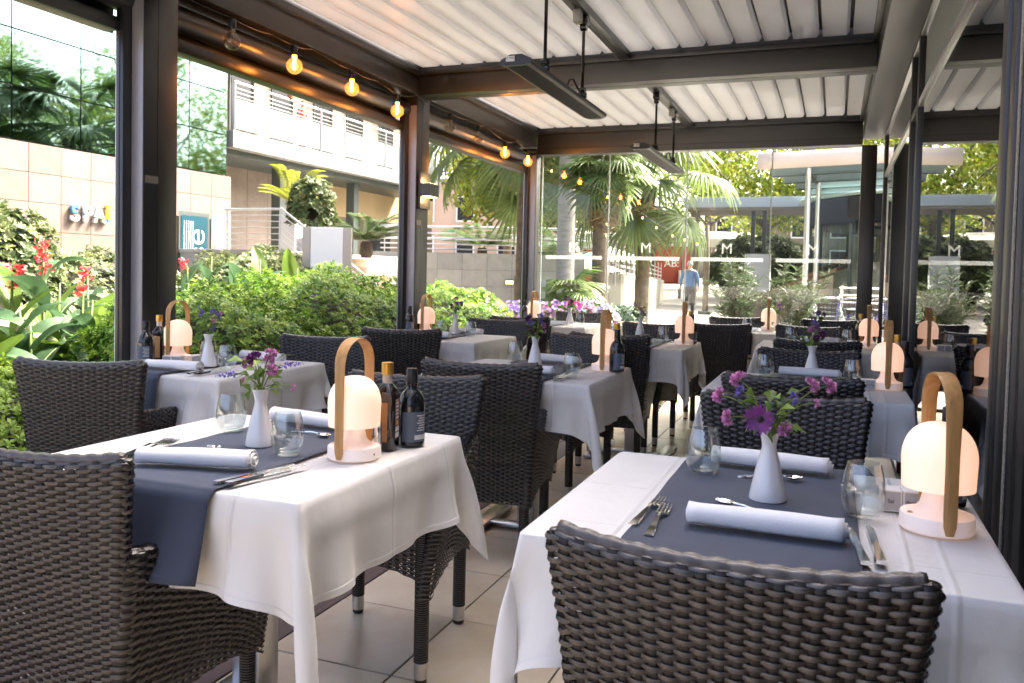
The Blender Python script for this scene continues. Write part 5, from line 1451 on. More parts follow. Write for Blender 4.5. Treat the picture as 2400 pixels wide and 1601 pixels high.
def palm(x, y, z0, zc, rt, nf, label, seed, dead=10, size=1., pet=.75, trunkm=None, low=120):
    q = np.random.default_rng(seed); t = thing('fan_palm', label, 'palm', (x, y, z0), 0, 'fan palms beyond the end glass')
    H = zc - z0; pts = [(0, 0, H * s) for s in np.linspace(0, 1, 14)]
    MB().tube(pts, [rt * (1.18 - .25 * s) * (1 + .05 * math.sin(s * 40)) for s in np.linspace(0, 1, 14)], 16).build('trunk', trunkm or M_ptr, t, smooth=180)
    for i in range(7):       # old leaf bases
        a = i * 2.4; MB().tube([(rt * .8 * math.cos(a), rt * .8 * math.sin(a), H - .75), (rt * 1.25 * math.cos(a), rt * 1.25 * math.sin(a), H - .25), (rt * 1.9 * math.cos(a), rt * 1.9 * math.sin(a), H + .15)], [.05, .045, .03], 6).build('leaf_base', trunkm or M_ptr, t, smooth=180)
    for i in range(nf):
        a = i * 2.399 + q.uniform(-.2, .2); f = i / nf; e = R(78 - low * f + q.uniform(-12, 12)); L = pet * q.uniform(.8, 1.2) * size
        d = Vector((math.cos(a) * math.cos(e), math.sin(a) * math.cos(e), math.sin(e))); b = Vector((0, 0, H + .05)); e2 = e - .5
        tip = b + d * L * .6 + Vector((math.cos(a) * math.cos(e2), math.sin(a) * math.cos(e2), math.sin(e2))) * L * .5
        fr = MB().tube([b, b + d * L * .55, tip], [.022 * size, .016 * size, .011 * size], 5).build('petiole', M_stem, t, smooth=180)
        dirv = (tip - (b + d * L * .5)).normalized(); dirv.z -= .25; dirv.normalize()
        up = Vector((0, 0, 1)) - dirv * dirv.z; up = up.normalized() if up.length > .05 else Vector((math.cos(a), math.sin(a), 0)); xa = dirv.cross(up)
        o = obj('fan', FANS[int(q.integers(4))], fr); o.matrix_local = Matrix.Translation(tip) @ Matrix((xa, dirv, up)).transposed().to_4x4() @ Matrix.Scale(size * q.uniform(.85, 1.1), 4)
    for i in range(dead):
        a = i * 2.1; o = obj('dry_fan', FAND[i % 2], t, (rt * math.cos(a), rt * math.sin(a), H - .15 - .12 * (i % 4)), 0, (R(-80), 0, a - PI / 2)); o.scale = (size * .8,) * 3
palm(-4.55, 14.4, -.15, 4.7, .15, 26, 'fan palm with the pale bare trunk beyond the end glass', 1, 2, 1.1, 1.1, None, 95)
palm(-3.72, 13.7, -.15, 2.85, .13, 17, 'middle fan palm with a skirt of dry leaves', 2, 14, .7, .5, M_bark)
palm(-3.68, 16.9, -.15, 2.95, .14, 17, 'fan palm behind the farther patio heater', 3, 14, 1.15, .85, M_bark)
palm(-5.9, 15.9, -.15, 4.2, .16, 28, 'fan palm hanging over the grey wall railing', 4, 6, 1.25, 1.2, M_bark)
palm(-4.0, 12.9, -.15, .75, .08, 12, 'young low fan palm behind the petunias', 5, 0, .62, .5, M_bark)

# ================================================================= broadleaf trees
M_tl = mat('sunlit plane leaf', (.20, .27, .03), .5, island=.45, backt=.5); M_tl2 = mat('yellow plane leaf', (.36, .36, .05), .5, island=.35, backt=.5)
def tree(x, y, z0, h, cr, n, label, seed, ls=.24, mats=(M_tl, M_tl2)):
    q = np.random.default_rng(seed); t = thing('tree', label, 'tree', (x, y, z0), 0, 'leafy trees in the background')
    MB().tube([(0, 0, 0), (.1, .05, h * .3), (-.05, .1, h * .62)], [.22, .18, .10], 9).build('trunk', M_bark, t, smooth=180)
    nb = 16; C = []
    for i in range(nb):
        a = i * 2.4; rr = cr * q.uniform(.25, .95); z = h * q.uniform(.42, .98); c = Vector((rr * math.cos(a), rr * math.sin(a), z)); C.append(c)
        if i % 2 == 0: MB().tube([(0, .05, h * .35), tuple(c * .55 + Vector((0, 0, h * .2))), tuple(c)], [.08, .05, .015], 6).build('limb', M_bark, t, smooth=180)
    C = np.array([c[:] for c in C]); k = q.integers(0, nb, n); off = runit(n, q) * (q.uniform(0, 1, n) ** .45)[:, None] * [cr * .42, cr * .42, cr * .30]
    P = C[k] + off; D = runit(n, q); D[:, 2] -= .3
    N = runit(n, q) * .7 + [0, 0, .8]
    V, F = leaf_mesh(P, D, N, ls * q.uniform(.6, 1.2, n), ls * q.uniform(.5, .8, n), .12, .2)
    F = F.reshape(4, n, 3)
    yl = q.uniform(0, 1, n) < .35
    V5 = V.reshape(n, 5, 3)
    cr_ = obj('crown', None, t)
    for sel, mm, nm in ((~yl, mats[0], 'leaves'), (yl, mats[1], 'young_leaves')):
        m_ = int(sel.sum()); b = np.arange(m_)[:, None] * 5; FF = np.concatenate([b + [0, 4, 1], b + [1, 4, 2], b + [0, 3, 4], b + [3, 2, 4]])
        obj(nm, npmesh(nm, V5[sel].reshape(-1, 3), FF, mm, smooth=False), cr_)
TR = [(-3.0, 39, .4, 8.5, 3.6, 9000, 'leafy tree rising behind the grey flat canopy'), (1.8, 42, .5, 9.5, 4.0, 9000, 'leafy tree behind the slatted canopy'), (6.5, 40, .5, 9, 4, 6000, 'leafy tree behind the canopy near the glass doors'),
      (-9.5, 30, .1, 8.5, 3.4, 9000, 'leafy tree between the balcony and the palms'), (-13.5, 34, .2, 9.5, 4, 8000, 'leafy tree behind the end of the balcony'), (-6.5, 46, .8, 9, 3.6, 7000, 'leafy tree behind the fan palms'), (-10.2, 27.6, .0, 7.5, 2.5, 8000, 'leafy tree filling the view past the wall lamp'), (11, 34, .2, 9, 4, 5000, 'leafy tree seen past the glass doors'),
      (9.5, 27.5, .1, 11.5, 4.5, 6000, 'tall tree mirrored low in the green curtain glass'), (10, 34, .3, 13, 5, 6000, 'tallest tree mirrored in the green curtain glass'), (10.5, 21.5, -.1, 10.5, 4, 5000, 'tall tree mirrored at the end of the curtain glass')]
for i, (x, y, z, h, c, n, l) in enumerate(TR): tree(x, y, z, h, c, n, l, 400 + i)
M_oli = mat('olive green leaf', (.095, .125, .045), .55, island=.4, backt=.25)
hedge(-2.9, 36, 2.0, 1.6, 2.9, 2600, 'round olive shrub under the grey flat canopy', 141, .22, (M_oli, M_shr2), 1.4, 'round_shrub', 'shrub', None, .4)

# ================================================================= petunia bed, planters and willow-leaved shrubs beyond the glass
M_pet = [mat('petunia %s' % n, c, .55, island=.3, backt=.3) for n, c in (('pink', (.55, .30, .46)), ('violet', (.27, .19, .50)), ('magenta', (.48, .03, .22)), ('white', (.6, .57, .6)))]
M_planter = mat('rust planter', (.30, .12, .07), .75, vary=.25, vscale=8)
M_plw = mat('grey bed edge', (.4, .38, .35), .8)
def petal_disc(r_):
    V = [(0, 0, -.012)]; F = []
    n = 10
    for i in range(n):
        a = 2 * PI * i / n; rr = r_ * (1 + .08 * (i % 2)); V += [(rr * .5 * math.cos(a), rr * .5 * math.sin(a), .0), (rr * math.cos(a), rr * math.sin(a), .004)]
    for i in range(n):
        j = (i + 1) % n; F += [(0, 1 + 2 * i, 1 + 2 * j), (1 + 2 * i, 2 + 2 * i, 2 + 2 * j), (1 + 2 * i, 2 + 2 * j, 1 + 2 * j)]
    return np.array(V), np.array(F)
pdv, pdf = petal_disc(.034)
def petunias(x, y, z, rx, ry, n, cols, label, seed):
    q = np.random.default_rng(seed); t = thing('petunia_clump', label, 'petunias', (x, y, z), 0, 'petunia clumps outside the end glass')
    p, nn = lump(n, q, rx, ry, .26, 0., 2.2)
    for ci, m in enumerate(cols):
        idx = np.where(np.arange(len(p)) % len(cols) == ci)[0]; Vs = []; Fs = []
        for k, i in enumerate(idx):
            d = Vector(nn[i] + q.normal(0, .3, 3) + [0, -.35, .1]).normalized(); Rm = np.array(d.to_track_quat('Z', 'Y').to_matrix()); s = q.uniform(.75, 1.2)
            Vs.append(pdv @ Rm.T * s + p[i] + nn[i] * .02); Fs.append(pdf + k * len(pdv))
        obj('blooms', npmesh('blooms', np.concatenate(Vs), np.concatenate(Fs), m, smooth=False), t)
    nl = n * 3; p, nn = lump(nl, q, rx, ry, .24, -.1, 2.2); V, F = leaf_mesh(p - nn * .02, nn + q.normal(0, .5, (len(p), 3)), runit(len(p), q), .05, .028, .1, .1); obj('leaves', npmesh('leaves', V, F, M_hedge, smooth=False), t)
bd = thing('flower_planter', 'long raised planter bed outside the end glass', 'planter', (-3.4, 10.5, -.15), .37)
MB().bbox(-1.3, 1.2, -.45, .45, 0, .72, .01).build('box', M_plw, bd); MB().box(-1.26, 1.16, -.41, .41, .72, .725).build('soil', M_soil, bd)
PT = [(-4.30, 10.10, (0, 0, 1)), (-3.85, 10.25, (0, 1)), (-3.5, 10.45, (1, 0)), (-3.25, 10.5, (2, 2, 1)), (-2.98, 10.62, (0, 1, 3))]
PL = ['pale pink petunias at the hedge end of the bed', 'pink and violet petunias under the garden spot', 'violet petunias just before the corner post', 'magenta petunias behind the corner lamp', 'mixed pink petunias at the pale palm trunk', 'white petunias at the end of the bed']
for i, (x, y, cs) in enumerate(PT): petunias(x, y, .56, .34, .30, 150, [M_pet[c] for c in cs], PL[i], 500 + i)
t = thing('rust_planter', 'low rust coloured planter with succulents', 'planter', (-2.85, 11.8, -.15)); MB().bbox(-.2, .2, -.2, .2, 0, .62, .01).build('box', M_planter, t)
M_succ = mat('succulent leaf', (.12, .2, .11), .5, island=.3)
hedge(-2.85, 11.8, .26, .24, .74, 500, 'grey green succulents in the rust planter', 142, .09, (M_succ, M_succ), .5, 'succulent', 'plant', None, .25)
M_wil = mat('willow leaf', (.10, .135, .065), .55, island=.4, backt=.3)
def willow(x, y, h, w_, n, label, seed):
    q = np.random.default_rng(seed); t = thing('oleander_shrub', label, 'shrub', (x, y, -.15), 0, 'narrow leaved shrubs beyond the end glass')
    P = []; D = []
    for i in range(26):
        a = q.uniform(0, 2 * PI); L = h * q.uniform(.6, 1.05); r_ = w_ * q.uniform(.15, 1)
        pts = [Vector((.05 * math.cos(a), .05 * math.sin(a), .3)), Vector((r_ * .5 * math.cos(a), r_ * .5 * math.sin(a), .3 + L * .55)), Vector((r_ * math.cos(a), r_ * math.sin(a), .2 + L))]
        MB().tube(pts, [.012, .008, .003], 5).build('stem', M_bark, t)
        for k in range(n):
            s = float(q.uniform(.15, 1)); c = (1 - s) ** 2 * pts[0] + 2 * s * (1 - s) * pts[1] + s * s * pts[2]; P.append(c[:]); b = q.uniform(0, 2 * PI); D.append([math.cos(b), math.sin(b), q.uniform(-.3, 1.1)])
    V, F = leaf_mesh(np.array(P), np.array(D), runit(len(P), q), q.uniform(.09, .17, len(P)), .02, .1, .2); obj('leaves', npmesh('leaves', V, F, M_wil, smooth=False), t)
    MB().bbox(-.28, .28, -.28, .28, 0, .42, .01).build('planter', M_plw, t)
willow(-1.33, 12.4, 1.40, .5, 75, 'airy narrow leaved shrub in front of the walking man', 1)
willow(-.55, 12.7, 1.28, .5, 85, 'wider narrow leaved shrub behind the third bouquet', 2)
willow(1.9, 14.6, 1.2, .45, 75, 'narrow leaved shrub beside the parked bicycles', 3)
willow(2.6, 12.3, 1.3, .55, 70, 'narrow leaved shrub past the corner of the glass doors', 4)

# ================================================================= people
M_skin = mat('skin', (.55, .34, .25), .55); M_shirt = mat('light blue shirt', (.11, .18, .32), .8, vary=.12, vscale=9, bump=.3, bscale=14)
M_trou = mat('dark patterned trousers', (.007, .009, .011), .8, col2=(.03, .034, .04), vscale=22); M_hair = mat('grey hair', (.42, .39, .36), .8, bump=.5, bscale=120)
M_shoe = mat('dark shoe', (.03, .03, .03), .6); M_bag = mat('black leather bag', (.02, .02, .022), .45); M_top = mat('red top', (.55, .08, .05), .7); M_hairb = mat('brown hair', (.16, .07, .03), .7)
def skin_mesh(verts, edges, name, m, parent, levels=2, roots=(0,)):
    me = bpy.data.meshes.new(name); me.from_pydata([v[:3] for v in verts], edges, []); me.materials.append(m); o = obj(name, me, parent)
    o.modifiers.new('skin', 'SKIN').use_smooth_shade = True
    for i, v in enumerate(verts):
        r_ = v[3] if isinstance(v[3], tuple) else (v[3], v[3]); me.skin_vertices[0].data[i].radius = r_
    for r_ in roots: me.skin_vertices[0].data[r_].use_root = True
    s = o.modifiers.new('sub', 'SUBSURF'); s.levels = levels; s.render_levels = levels
    dg = bpy.context.evaluated_depsgraph_get(); dg.update(); m2 = bpy.data.meshes.new_from_object(o.evaluated_get(dg)); m2.name = name
    m2.polygons.foreach_set('use_smooth', [True] * len(m2.polygons)); o.modifiers.clear(); o.data = m2
    return o
def assign_by(o, mats, fn):
    me = o.data; me.materials.clear()
    for m in mats: me.materials.append(m)
    for p in me.polygons: p.material_index = fn(p.center)
def person(name_loc, rz, label, shirt, trous, hair, walking=True, bag=True, cat='person'):
    t = thing('person', label, cat, name_loc, rz)       # faces +Y locally
    V = [(0, 0, .98, (.155, .10)), (0, .0, 1.16, (.15, .10)), (0, .01, 1.34, (.175, .11)), (0, .0, 1.45, (.12, .085)), (0, .012, 1.52, (.055, .058)), (0, .025, 1.60, (.07, .085)), (0, .028, 1.69, (.078, .098)), (0, .02, 1.745, (.05, .062))]
    E_ = [(i, i + 1) for i in range(7)]
    def add(ch, root):
        p = root
        for c in ch: V.append(c); E_.append((p, len(V) - 1)); p = len(V) - 1
        return p
    st = .16 if walking else 0
    for s in (-1, 1):
        add([(s * .19, 0, 1.42, .062), (s * .255, -.02 - s * st * .3, 1.17, .048), (s * .265, .10 - s * st * .4, .96, .036), (s * .262, .125 - s * st * .42, .90, (.022, .042))], 3)
        f = s * st
        add([(s * .095, .01 + f * .3, .86, .092), (s * .1, .05 + f * .8, .50, .066), (s * .105, .02 + f * 1.5, .12, .047), (s * .107, .05 + f * 1.55, .045, (.045, .04)), (s * .112, .14 + f * 1.55, .035, (.042, .03))], 0)
    b = skin_mesh(V, E_, 'body', shirt, t)
    def fn(c):
        if c.z > 1.475: return 2
        if abs(c.x) > .2 and c.z < 1.0: return 2
        if c.z < 1.0: return 3 if c.z < .085 else 1
        return 0
    assign_by(b, [shirt, trous, M_skin, M_shoe], fn)
    # hands: palm and five fingers, lightly curled
    for s in (-1, 1):
        base = Vector((s * .262, .125 - s * st * .42, .90)); hv = [(base.x, base.y, base.z, (.016, .036)), (base.x, base.y + .012, base.z - .05, (.013, .036))]; he = [(0, 1)]
        for k in range(4):
            yy = base.y + .012 + (-.028 + .019 * k); L = (.05, .058, .055, .042)[k]; i0 = len(hv)
            hv += [(base.x, yy, base.z - .072, .0088), (base.x - s * .010, yy, base.z - .072 - L * .55, .0082), (base.x - s * .026, yy, base.z - .072 - L * .9, .007)]; he += [(1, i0), (i0, i0 + 1), (i0 + 1, i0 + 2)]
        i0 = len(hv); hv += [(base.x - s * .008, base.y + .052, base.z - .045, .0095), (base.x - s * .018, base.y + .062, base.z - .078, .0085)]; he += [(0, i0), (i0, i0 + 1)]
        skin_mesh(hv, he, 'hand', M_skin, t, 1)
    # head details: hair cap, ears, nose, eyes, mouth
    hm = MB(); P = []
    for th in np.linspace(0, R(118), 9):
        P.append([(.088 * math.sin(th) * math.cos(f) * 1., .018 + .104 * math.sin(th) * math.sin(f) - .006, 1.672 + .098 * math.cos(th) + .05 * max(0, math.sin(f)) * (th > 1.2)) for f in np.linspace(0, 2 * PI, 21)])
    hm.grid(np.array(P)).build('hair', hair, t, smooth=180)
    for s in (-1, 1):
        MB().lathe([(.004, -.004), (.016, 0), (.02, .006), (.012, .01)], 10).build('ear', M_skin, t, loc=(s * .079, .02, 1.645), rot=(0, R(90) * s, 0), smooth=60)
        MB().lathe([(.002, 0), (.009, .003), (.006, .007), (.001, .009)], 10).build('eye', M_white, t, loc=(s * .03, .115, 1.655), rot=(R(-90), 0, 0), smooth=60)
    MB().lathe([(.014, 0), (.011, .014), (.004, .024)], 8).build('nose', M_skin, t, loc=(0, .118, 1.628), rot=(R(-80), 0, 0), smooth=60)
    MB().bbox(-.022, .022, .112, .122, 1.583, 1.592, .003).build('mouth', mat('lips', (.42, .16, .14), .5), t)
    return t
mp_ = person((-4.05, 25.2, -.15 + .95 * (25.2 - 23) / 27 * .6 - .05), R(8), 'grey haired man in a blue shirt walking away across the plaza', M_shirt, M_trou, M_hair)
mp_.location.z = gz(25.2) - .005
hb = thing('hand_bag', 'black bag held in the hand of the walking man', 'bag', (-4.33, 25.12, gz(25.2) + .62), R(8))
MB().bbox(-.05, .05, -.13, .13, 0, .30, .03).build('body', M_bag, hb, smooth=50); MB().tube([(0, -.07, .29), (0, -.06, .37), (0, .06, .37), (0, .07, .29)], .008, 6).build('strap', M_bag, hb)
pb = person((-12.5, 17.55, 4.1), R(-90), 'person in a red top behind the balcony railing', M_top, M_trou, M_hairb, walking=False); pb.scale = (.72, .72, .72)
# terracotta pots on the balcony
M_terra = mat('terracotta', (.42, .16, .07), .8)
for i, (y, z, l) in enumerate(((16.35, 5.13, 'terracotta pot on the balcony handrail'), (14.9, 4.1, 'first terracotta pot on the balcony floor'), (15.25, 4.1, 'second terracotta pot on the balcony floor'), (17.0, 4.1, 'third terracotta pot on the balcony floor'))):
    t = thing('flower_pot', l, 'pot', (-12.12 if i else -11.97, y, z + (.02 if not i else 0)), 0, 'terracotta pots on the balcony'); MB().lathe([(.06, 0), (.09, .15), (.10, .155), (.10, .19), (.08, .19)], 14).build('pot', M_terra, t, smooth=40)
    MB().lathe([(.0785, .185), (.002, .19)], 14).build('soil', M_soil, t)

# ================================================================= bicycles
M_bw = mat('white bicycle paint', (.68, .74, .76), .35); M_bp = mat('violet bicycle paint', (.2, .16, .42), .4); M_tyre = mat('tyre', (.02, .02, .02), .7); M_bask = mat('dark basket', (.035, .055, .06), .6)
def make_bike(m2):
    t = thing('bicycle', 'x', 'bicycle')
    def ring(r_, r2, c, n=34): return [(c[0] + r_ * math.cos(a), 0, c[1] + r_ * math.sin(a)) for a in np.linspace(0, 2 * PI, n)]
    for cx_ in (-.52, .52):
        wv = MB().tube(ring(.32, 0, (cx_, .34)), .022, 8, cap=False).build('wheel', M_tyre, t, smooth=180)
        sp = MB()
        for k in range(14): a = k * 2 * PI / 14; sp.tube([(cx_, 0, .34), (cx_ + .30 * math.cos(a), 0, .34 + .30 * math.sin(a))], .002, 4)
        sp.build('spokes', M_steel, wv); MB().tube(ring(.298, 0, (cx_, .34)), .008, 6, cap=False).build('rim', M_steel, wv)
        MB().grid(np.array([[(cx_ + .355 * math.cos(a), y_, .34 + .355 * math.sin(a)) for y_ in (-.03, 0, .03)] for a in np.linspace(R(20 if cx_ < 0 else 30), R(190), 16)])).build('mudguard', M_bw, t, smooth=180)
    MB().tube([(.40, 0, .92), (.28, 0, .60), (.05, 0, .36), (-.10, 0, .33)], [.035, .05, .055, .05], 10).build('frame', M_bw, t, smooth=180)
    MB().tube([(-.10, 0, .33), (-.20, 0, .62), (-.27, 0, .85)], .028, 8).build('seat_tube', m2, t, smooth=180); MB().tube([(-.52, .0, .34), (-.10, 0, .33)], .02, 8).build('chain_stay', m2, t)
    MB().tube([(.52, 0, .34), (.44, 0, .75), (.38, 0, 1.02)], .022, 8).build('fork', m2, t, smooth=180)
    MB().tube([(.20, -.28, 1.08), (.34, -.16, 1.08), (.38, 0, 1.04), (.34, .16, 1.08), (.20, .28, 1.08)], .012, 8).build('handlebar', M_steel, t, smooth=180)
    MB().bbox(-.40, -.14, -.09, .09, .85, .91, .025).build('saddle', M_black, t, smooth=50)
    bk = MB()
    for k in range(6): bk.tube([(.42 + .30 * k / 5, -.16, .78), (.42 + .34 * k / 5, -.19, 1.08)], .005, 4); bk.tube([(.42 + .30 * k / 5, .16, .78), (.42 + .34 * k / 5, .19, 1.08)], .005, 4)
    for k in range(5): z = .78 + .07 * k; bk.tube([(.42, -.17, z), (.74, -.18, z), (.74, .18, z), (.42, .17, z), (.42, -.17, z)], .005, 4)
    bk.build('basket', M_bask, t); MB().box(.43, .73, -.16, .16, .78, .79).build('basket_floor', M_bask, t)
    return t
BK = Proto(make_bike(M_bp))
BK.put((.02, 14.0, -.15), R(215), 'white bicycle with violet seat tube, nearest the shrub', 'parked hire bicycles')
BK.put((.42, 14.2, -.15), R(210), 'second white bicycle parked behind the first', 'parked hire bicycles')
BK.put((.85, 14.5, -.15), R(212), 'third bicycle parked beside the corner post', 'parked hire bicycles')

# ================================================================= plaza structures
M_pav = mat('pale pink canopy fascia', (.70, .58, .53), .6, vary=.06, vscale=1); M_slat = mat('blue grey canopy slat', (.22, .29, .315), .5, backt=.22)
pv = thing('slatted_canopy', 'curved slatted canopy on steel columns over the plaza', 'canopy', (3, 29, 0))
vp_ = lambda mb, n, m, **k: rpart(pv, (3, 29, 0), mb, n, m, **k)
def zc_(x): return 4.36 + .035 * (x + 2)
P = np.array([[(x, 23.0 + .02 * (x + 2) ** 2 * .4, zc_(x) - .28 + dz) for dz in (0, .42)] for x in np.linspace(-2, 9, 14)]); o = vp_(MB().grid(P), 'fascia', M_pav, smooth=180); s = o.modifiers.new('t', 'SOLIDIFY'); s.thickness = .12
for (x, y) in ((.05, 0), (1.35, 0), (3.0, 0)):
    o = vp_(MB().lathe([(.17, 0), (.17, .02)], 22), 'fascia_disc', M_slat); o.location = (x - 3, 22.93 - 29 + .008 * (x + 2) ** 2 * .4, zc_(x) - .07); o.rotation_euler = (R(90), 0, 0)
for i in range(6):
    y = 23.5 + i * 1.9; x0 = -1.75 + .25 * i
    P = np.array([[(x, y + a * 1.15, zc_(x) - .12 - .16 * a) for a in (0, .35, .7, 1)] for x in np.linspace(x0, 9, 10)]); o = vp_(MB().grid(P), 'slat', M_slat, smooth=180); s = o.modifiers.new('t', 'SOLIDIFY'); s.thickness = .05
    P = np.array([[(x, y + 1.17, zc_(x) - .30 + dz) for dz in (0, .06)] for x in np.linspace(x0, 9, 10)]); o = vp_(MB().grid(P), 'slat_lip', M_mull, smooth=180); s = o.modifiers.new('t', 'SOLIDIFY'); s.thickness = .05
for (x, y) in ((-.75, 24.0), (-.55, 27.5), (6.5, 24.5), (6.5, 31)): vp_(MB().tube([(x, y, gz(y) - .05), (x, y, 4.25)], .075, 12), 'column', M_steel, smooth=60)
vp_(MB().tube([(-.75, 24, 4.2), (-.4, 33, 4.25)], .07, 8), 'beam', M_mull)
gc = thing('flat_canopy', 'grey flat canopy on paired black posts', 'canopy', (-2, 32, .3))
gp = lambda mb, n, m, **k: rpart(gc, (-2, 32, .3), mb, n, m, **k)
M_gcan = mat('blue grey roof edge', (.34, .38, .42), .6); M_plinth = mat('light grey plinth', (.55, .56, .56), .8, vary=.06, vscale=2)
gp(MB().bbox(-5.3, -1.0, 31.2, 34.2, 3.78, 4.14, .01), 'roof', M_gcan); gp(MB().box(-5.25, -1.05, 31.25, 34.1, 3.68, 3.78), 'soffit', M_cream)
for x in (-2.85, -2.45): gp(MB().box(x - .07, x + .07, 31.7, 31.85, 2.0, 3.7), 'post', M_black)
gp(MB().bbox(-3.1, -2.2, 31.5, 32.1, .05, 2.1, .01), 'plinth', M_plinth); gp(MB().bbox(-5.1, -4.85, 31.6, 31.9, .05, 3.7, .01), 'pillar', M_cream)
kd = thing('round_kiosk', 'dark round kiosk with a glazed base under the slatted canopy', 'kiosk', (3.4, 30.6, .2))
M_band = mat('dark kiosk band', (.010, .012, .017), .65, spec=.15); M_rim = mat('pale green roof rim', (.45, .6, .57), .5)
MB().lathe([(4.3, 2.75), (4.4, 2.8), (4.4, 3.55), (4.3, 3.6)], 48).build('band', M_band, kd, smooth=40); MB().lathe([(4.6, 3.61), (4.65, 3.65), (4.6, 3.70)], 48).build('roof_rim', M_rim, kd, smooth=40)
kg = MB().lathe([(4.2, .3), (4.2, 2.75)], 48, capb=False, capt=False).build('glazing', glass_pane('kiosk glass', (.5, .6, .6)), kd, smooth=60)
for i in range(16): a = 2 * PI * i / 16; MB().tube([(4.22 * math.cos(a), 4.22 * math.sin(a), 0), (4.22 * math.cos(a), 4.22 * math.sin(a), 2.75)], .05, 6).build('mullion', M_mull, kd)
MB().lathe([(4.4, -.1), (4.4, .32)], 48).build('base', M_cream, kd, smooth=40)
# cream terrace walls and inclined benches
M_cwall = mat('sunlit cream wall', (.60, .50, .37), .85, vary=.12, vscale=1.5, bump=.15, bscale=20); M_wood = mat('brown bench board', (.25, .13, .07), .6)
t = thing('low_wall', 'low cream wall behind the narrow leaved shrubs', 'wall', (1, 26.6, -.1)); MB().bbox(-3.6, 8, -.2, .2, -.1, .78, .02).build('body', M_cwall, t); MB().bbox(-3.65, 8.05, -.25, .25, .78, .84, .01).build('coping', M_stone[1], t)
for i in range(12): MB().bbox(-3.55 + i * .95, -2.62 + i * .95, -.225, -.2, -.05, .74, .006).build('panel', M_stone[i % 3], t)
t = thing('sloping_ramp', 'cream ramp with brown boards rising toward the round kiosk', 'ramp', (0, 28.2, 0))
for k, dy in enumerate((0, .9)):
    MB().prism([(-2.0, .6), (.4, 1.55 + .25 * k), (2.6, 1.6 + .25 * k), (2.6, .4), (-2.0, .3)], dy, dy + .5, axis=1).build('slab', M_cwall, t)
    MB().prism([(-2.2, .58), (.4, 1.62 + .25 * k), (.4, 1.74 + .25 * k), (-2.2, .70)], dy - .12, dy - .02, axis=1).build('board', M_wood, t)
t = thing('plaza_railing', 'white horizontal bar railing behind the bicycles', 'railing', (1.0, 18.5, -.15))
for k in range(6): MB().tube([(-.9, 0, .45 + k * .15), (4, 0, .45 + k * .15)], .018, 6).build('rail_bar', M_white, t)
for x in (-.85, .6, 2.1): MB().tube([(x, 0, 0), (x, 0, 1.25)], .025, 6).build('rail_post', M_steel, t)
# red kiosk, awnings, parasol, ramp wall on the far side of the plaza
M_redk = mat('red container paint', (.30, .05, .03), .55, vary=.1, vscale=2); M_awn = mat('white awning', (.78, .76, .73), .7, backt=.25)
rk = thing('red_kiosk', 'red container kiosk with white letters across the plaza', 'kiosk', (-10.6, 49.6, gz(49.6)), .37)
MB().bbox(.4, 3.1, -.2, 2.4, 0, 2.5, .02).build('body', M_redk, rk); MB().bbox(-2.6, .35, -.05, 2.4, 0, 2.45, .02).build('body', mat('grey kiosk wall', (.2, .2, .21), .6), rk)
MB().bbox(-4.6, -2.65, -.2, 2.4, 0, 2.5, .02).build('body', M_redk, rk)
text_mesh('lettering', 'AB:', .62, .01, M_white, rk, (1.5, -.225, 1.2), (R(90), 0, 0)); text_mesh('lettering', 'M', .5, .01, M_white, rk, (2.75, -.225, 1.25), (R(90), 0, 0))
for i in range(8):
    for j in range(9): MB().box(-2.35 + i * .33, -2.17 + i * .33, -.07, -.052, .15 + j * .24, .29 + j * .24).build('lattice_square', M_awn, rk)
MB().bbox(1.9, 2.6, -.7, -.25, 0, .8, .02).build('counter', M_plinth, rk)
for (x, y, w_, z, l) in ((-10.6, 46, 3.2, 3.3, 'white awning over the red kiosk'), (-6.2, 44, 2.6, 3.1, 'white awning beside the dark pole'), (-14.8, 44.5, 2.4, 3.0, 'white awning left of the red kiosk')):
    t = thing('awning', l, 'awning', (x, y, gz(y)), .37, 'white awnings across the plaza'); MB().add([(-w_, -1.2, z - .5), (w_, -1.2, z - .5), (w_, 1.6, z), (-w_, 1.6, z), (-w_, -1.2, z - .95), (w_, -1.2, z - .95)], [(0, 1, 2, 3), (4, 5, 1, 0)]).build('fabric', M_awn, t).modifiers.new('t', 'SOLIDIFY').thickness = .03
    for sx in (-w_ + .1, w_ - .1): MB().tube([(sx, 1.5, 0), (sx, 1.5, z)], .05, 6).build('post', M_mull, t)
for (x, y, z, l) in ((-6.3, 24.2, 1.75, 'larger white parasol behind the pale palm trunk'), (-6.6, 22.4, 1.45, 'smaller white parasol behind the pale palm trunk')):
    t = thing('parasol', l, 'parasol', (x, y, gz(y)), 0, 'white parasols'); n = 8; V = [(0, 0, z + .42)] + [(1.3 * math.cos(2 * PI * i / n), 1.3 * math.sin(2 * PI * i / n), z) for i in range(n)]
    MB().add(V, [(0, 1 + i, 1 + (i + 1) % n) for i in range(n)]).build('canopy', M_awn, t).modifiers.new('t', 'SOLIDIFY').thickness = .015; MB().tube([(0, 0, 0), (0, 0, z + .4)], .025, 8).build('pole', M_steel, t)
t = thing('ramp_wall', 'pale concrete planter wall along the plaza ramp', 'wall', (-4, 15.6, 0))
a, b = Vector((-4.0, 16.4, 0)), Vector((-6.6, 34.5, 0)); d = (b - a).normalized(); n_ = Vector((-d.y, d.x, 0)) * .25
M_rw = mat('pale concrete', (.52, .50, .42), .85, vary=.1, vscale=2)
V = []
for p, zt in ((a, 1.22), (b, 1.05)):
    for q_ in (p, p + n_): V += [(q_.x, q_.y, -.2), (q_.x, q_.y, zt)]
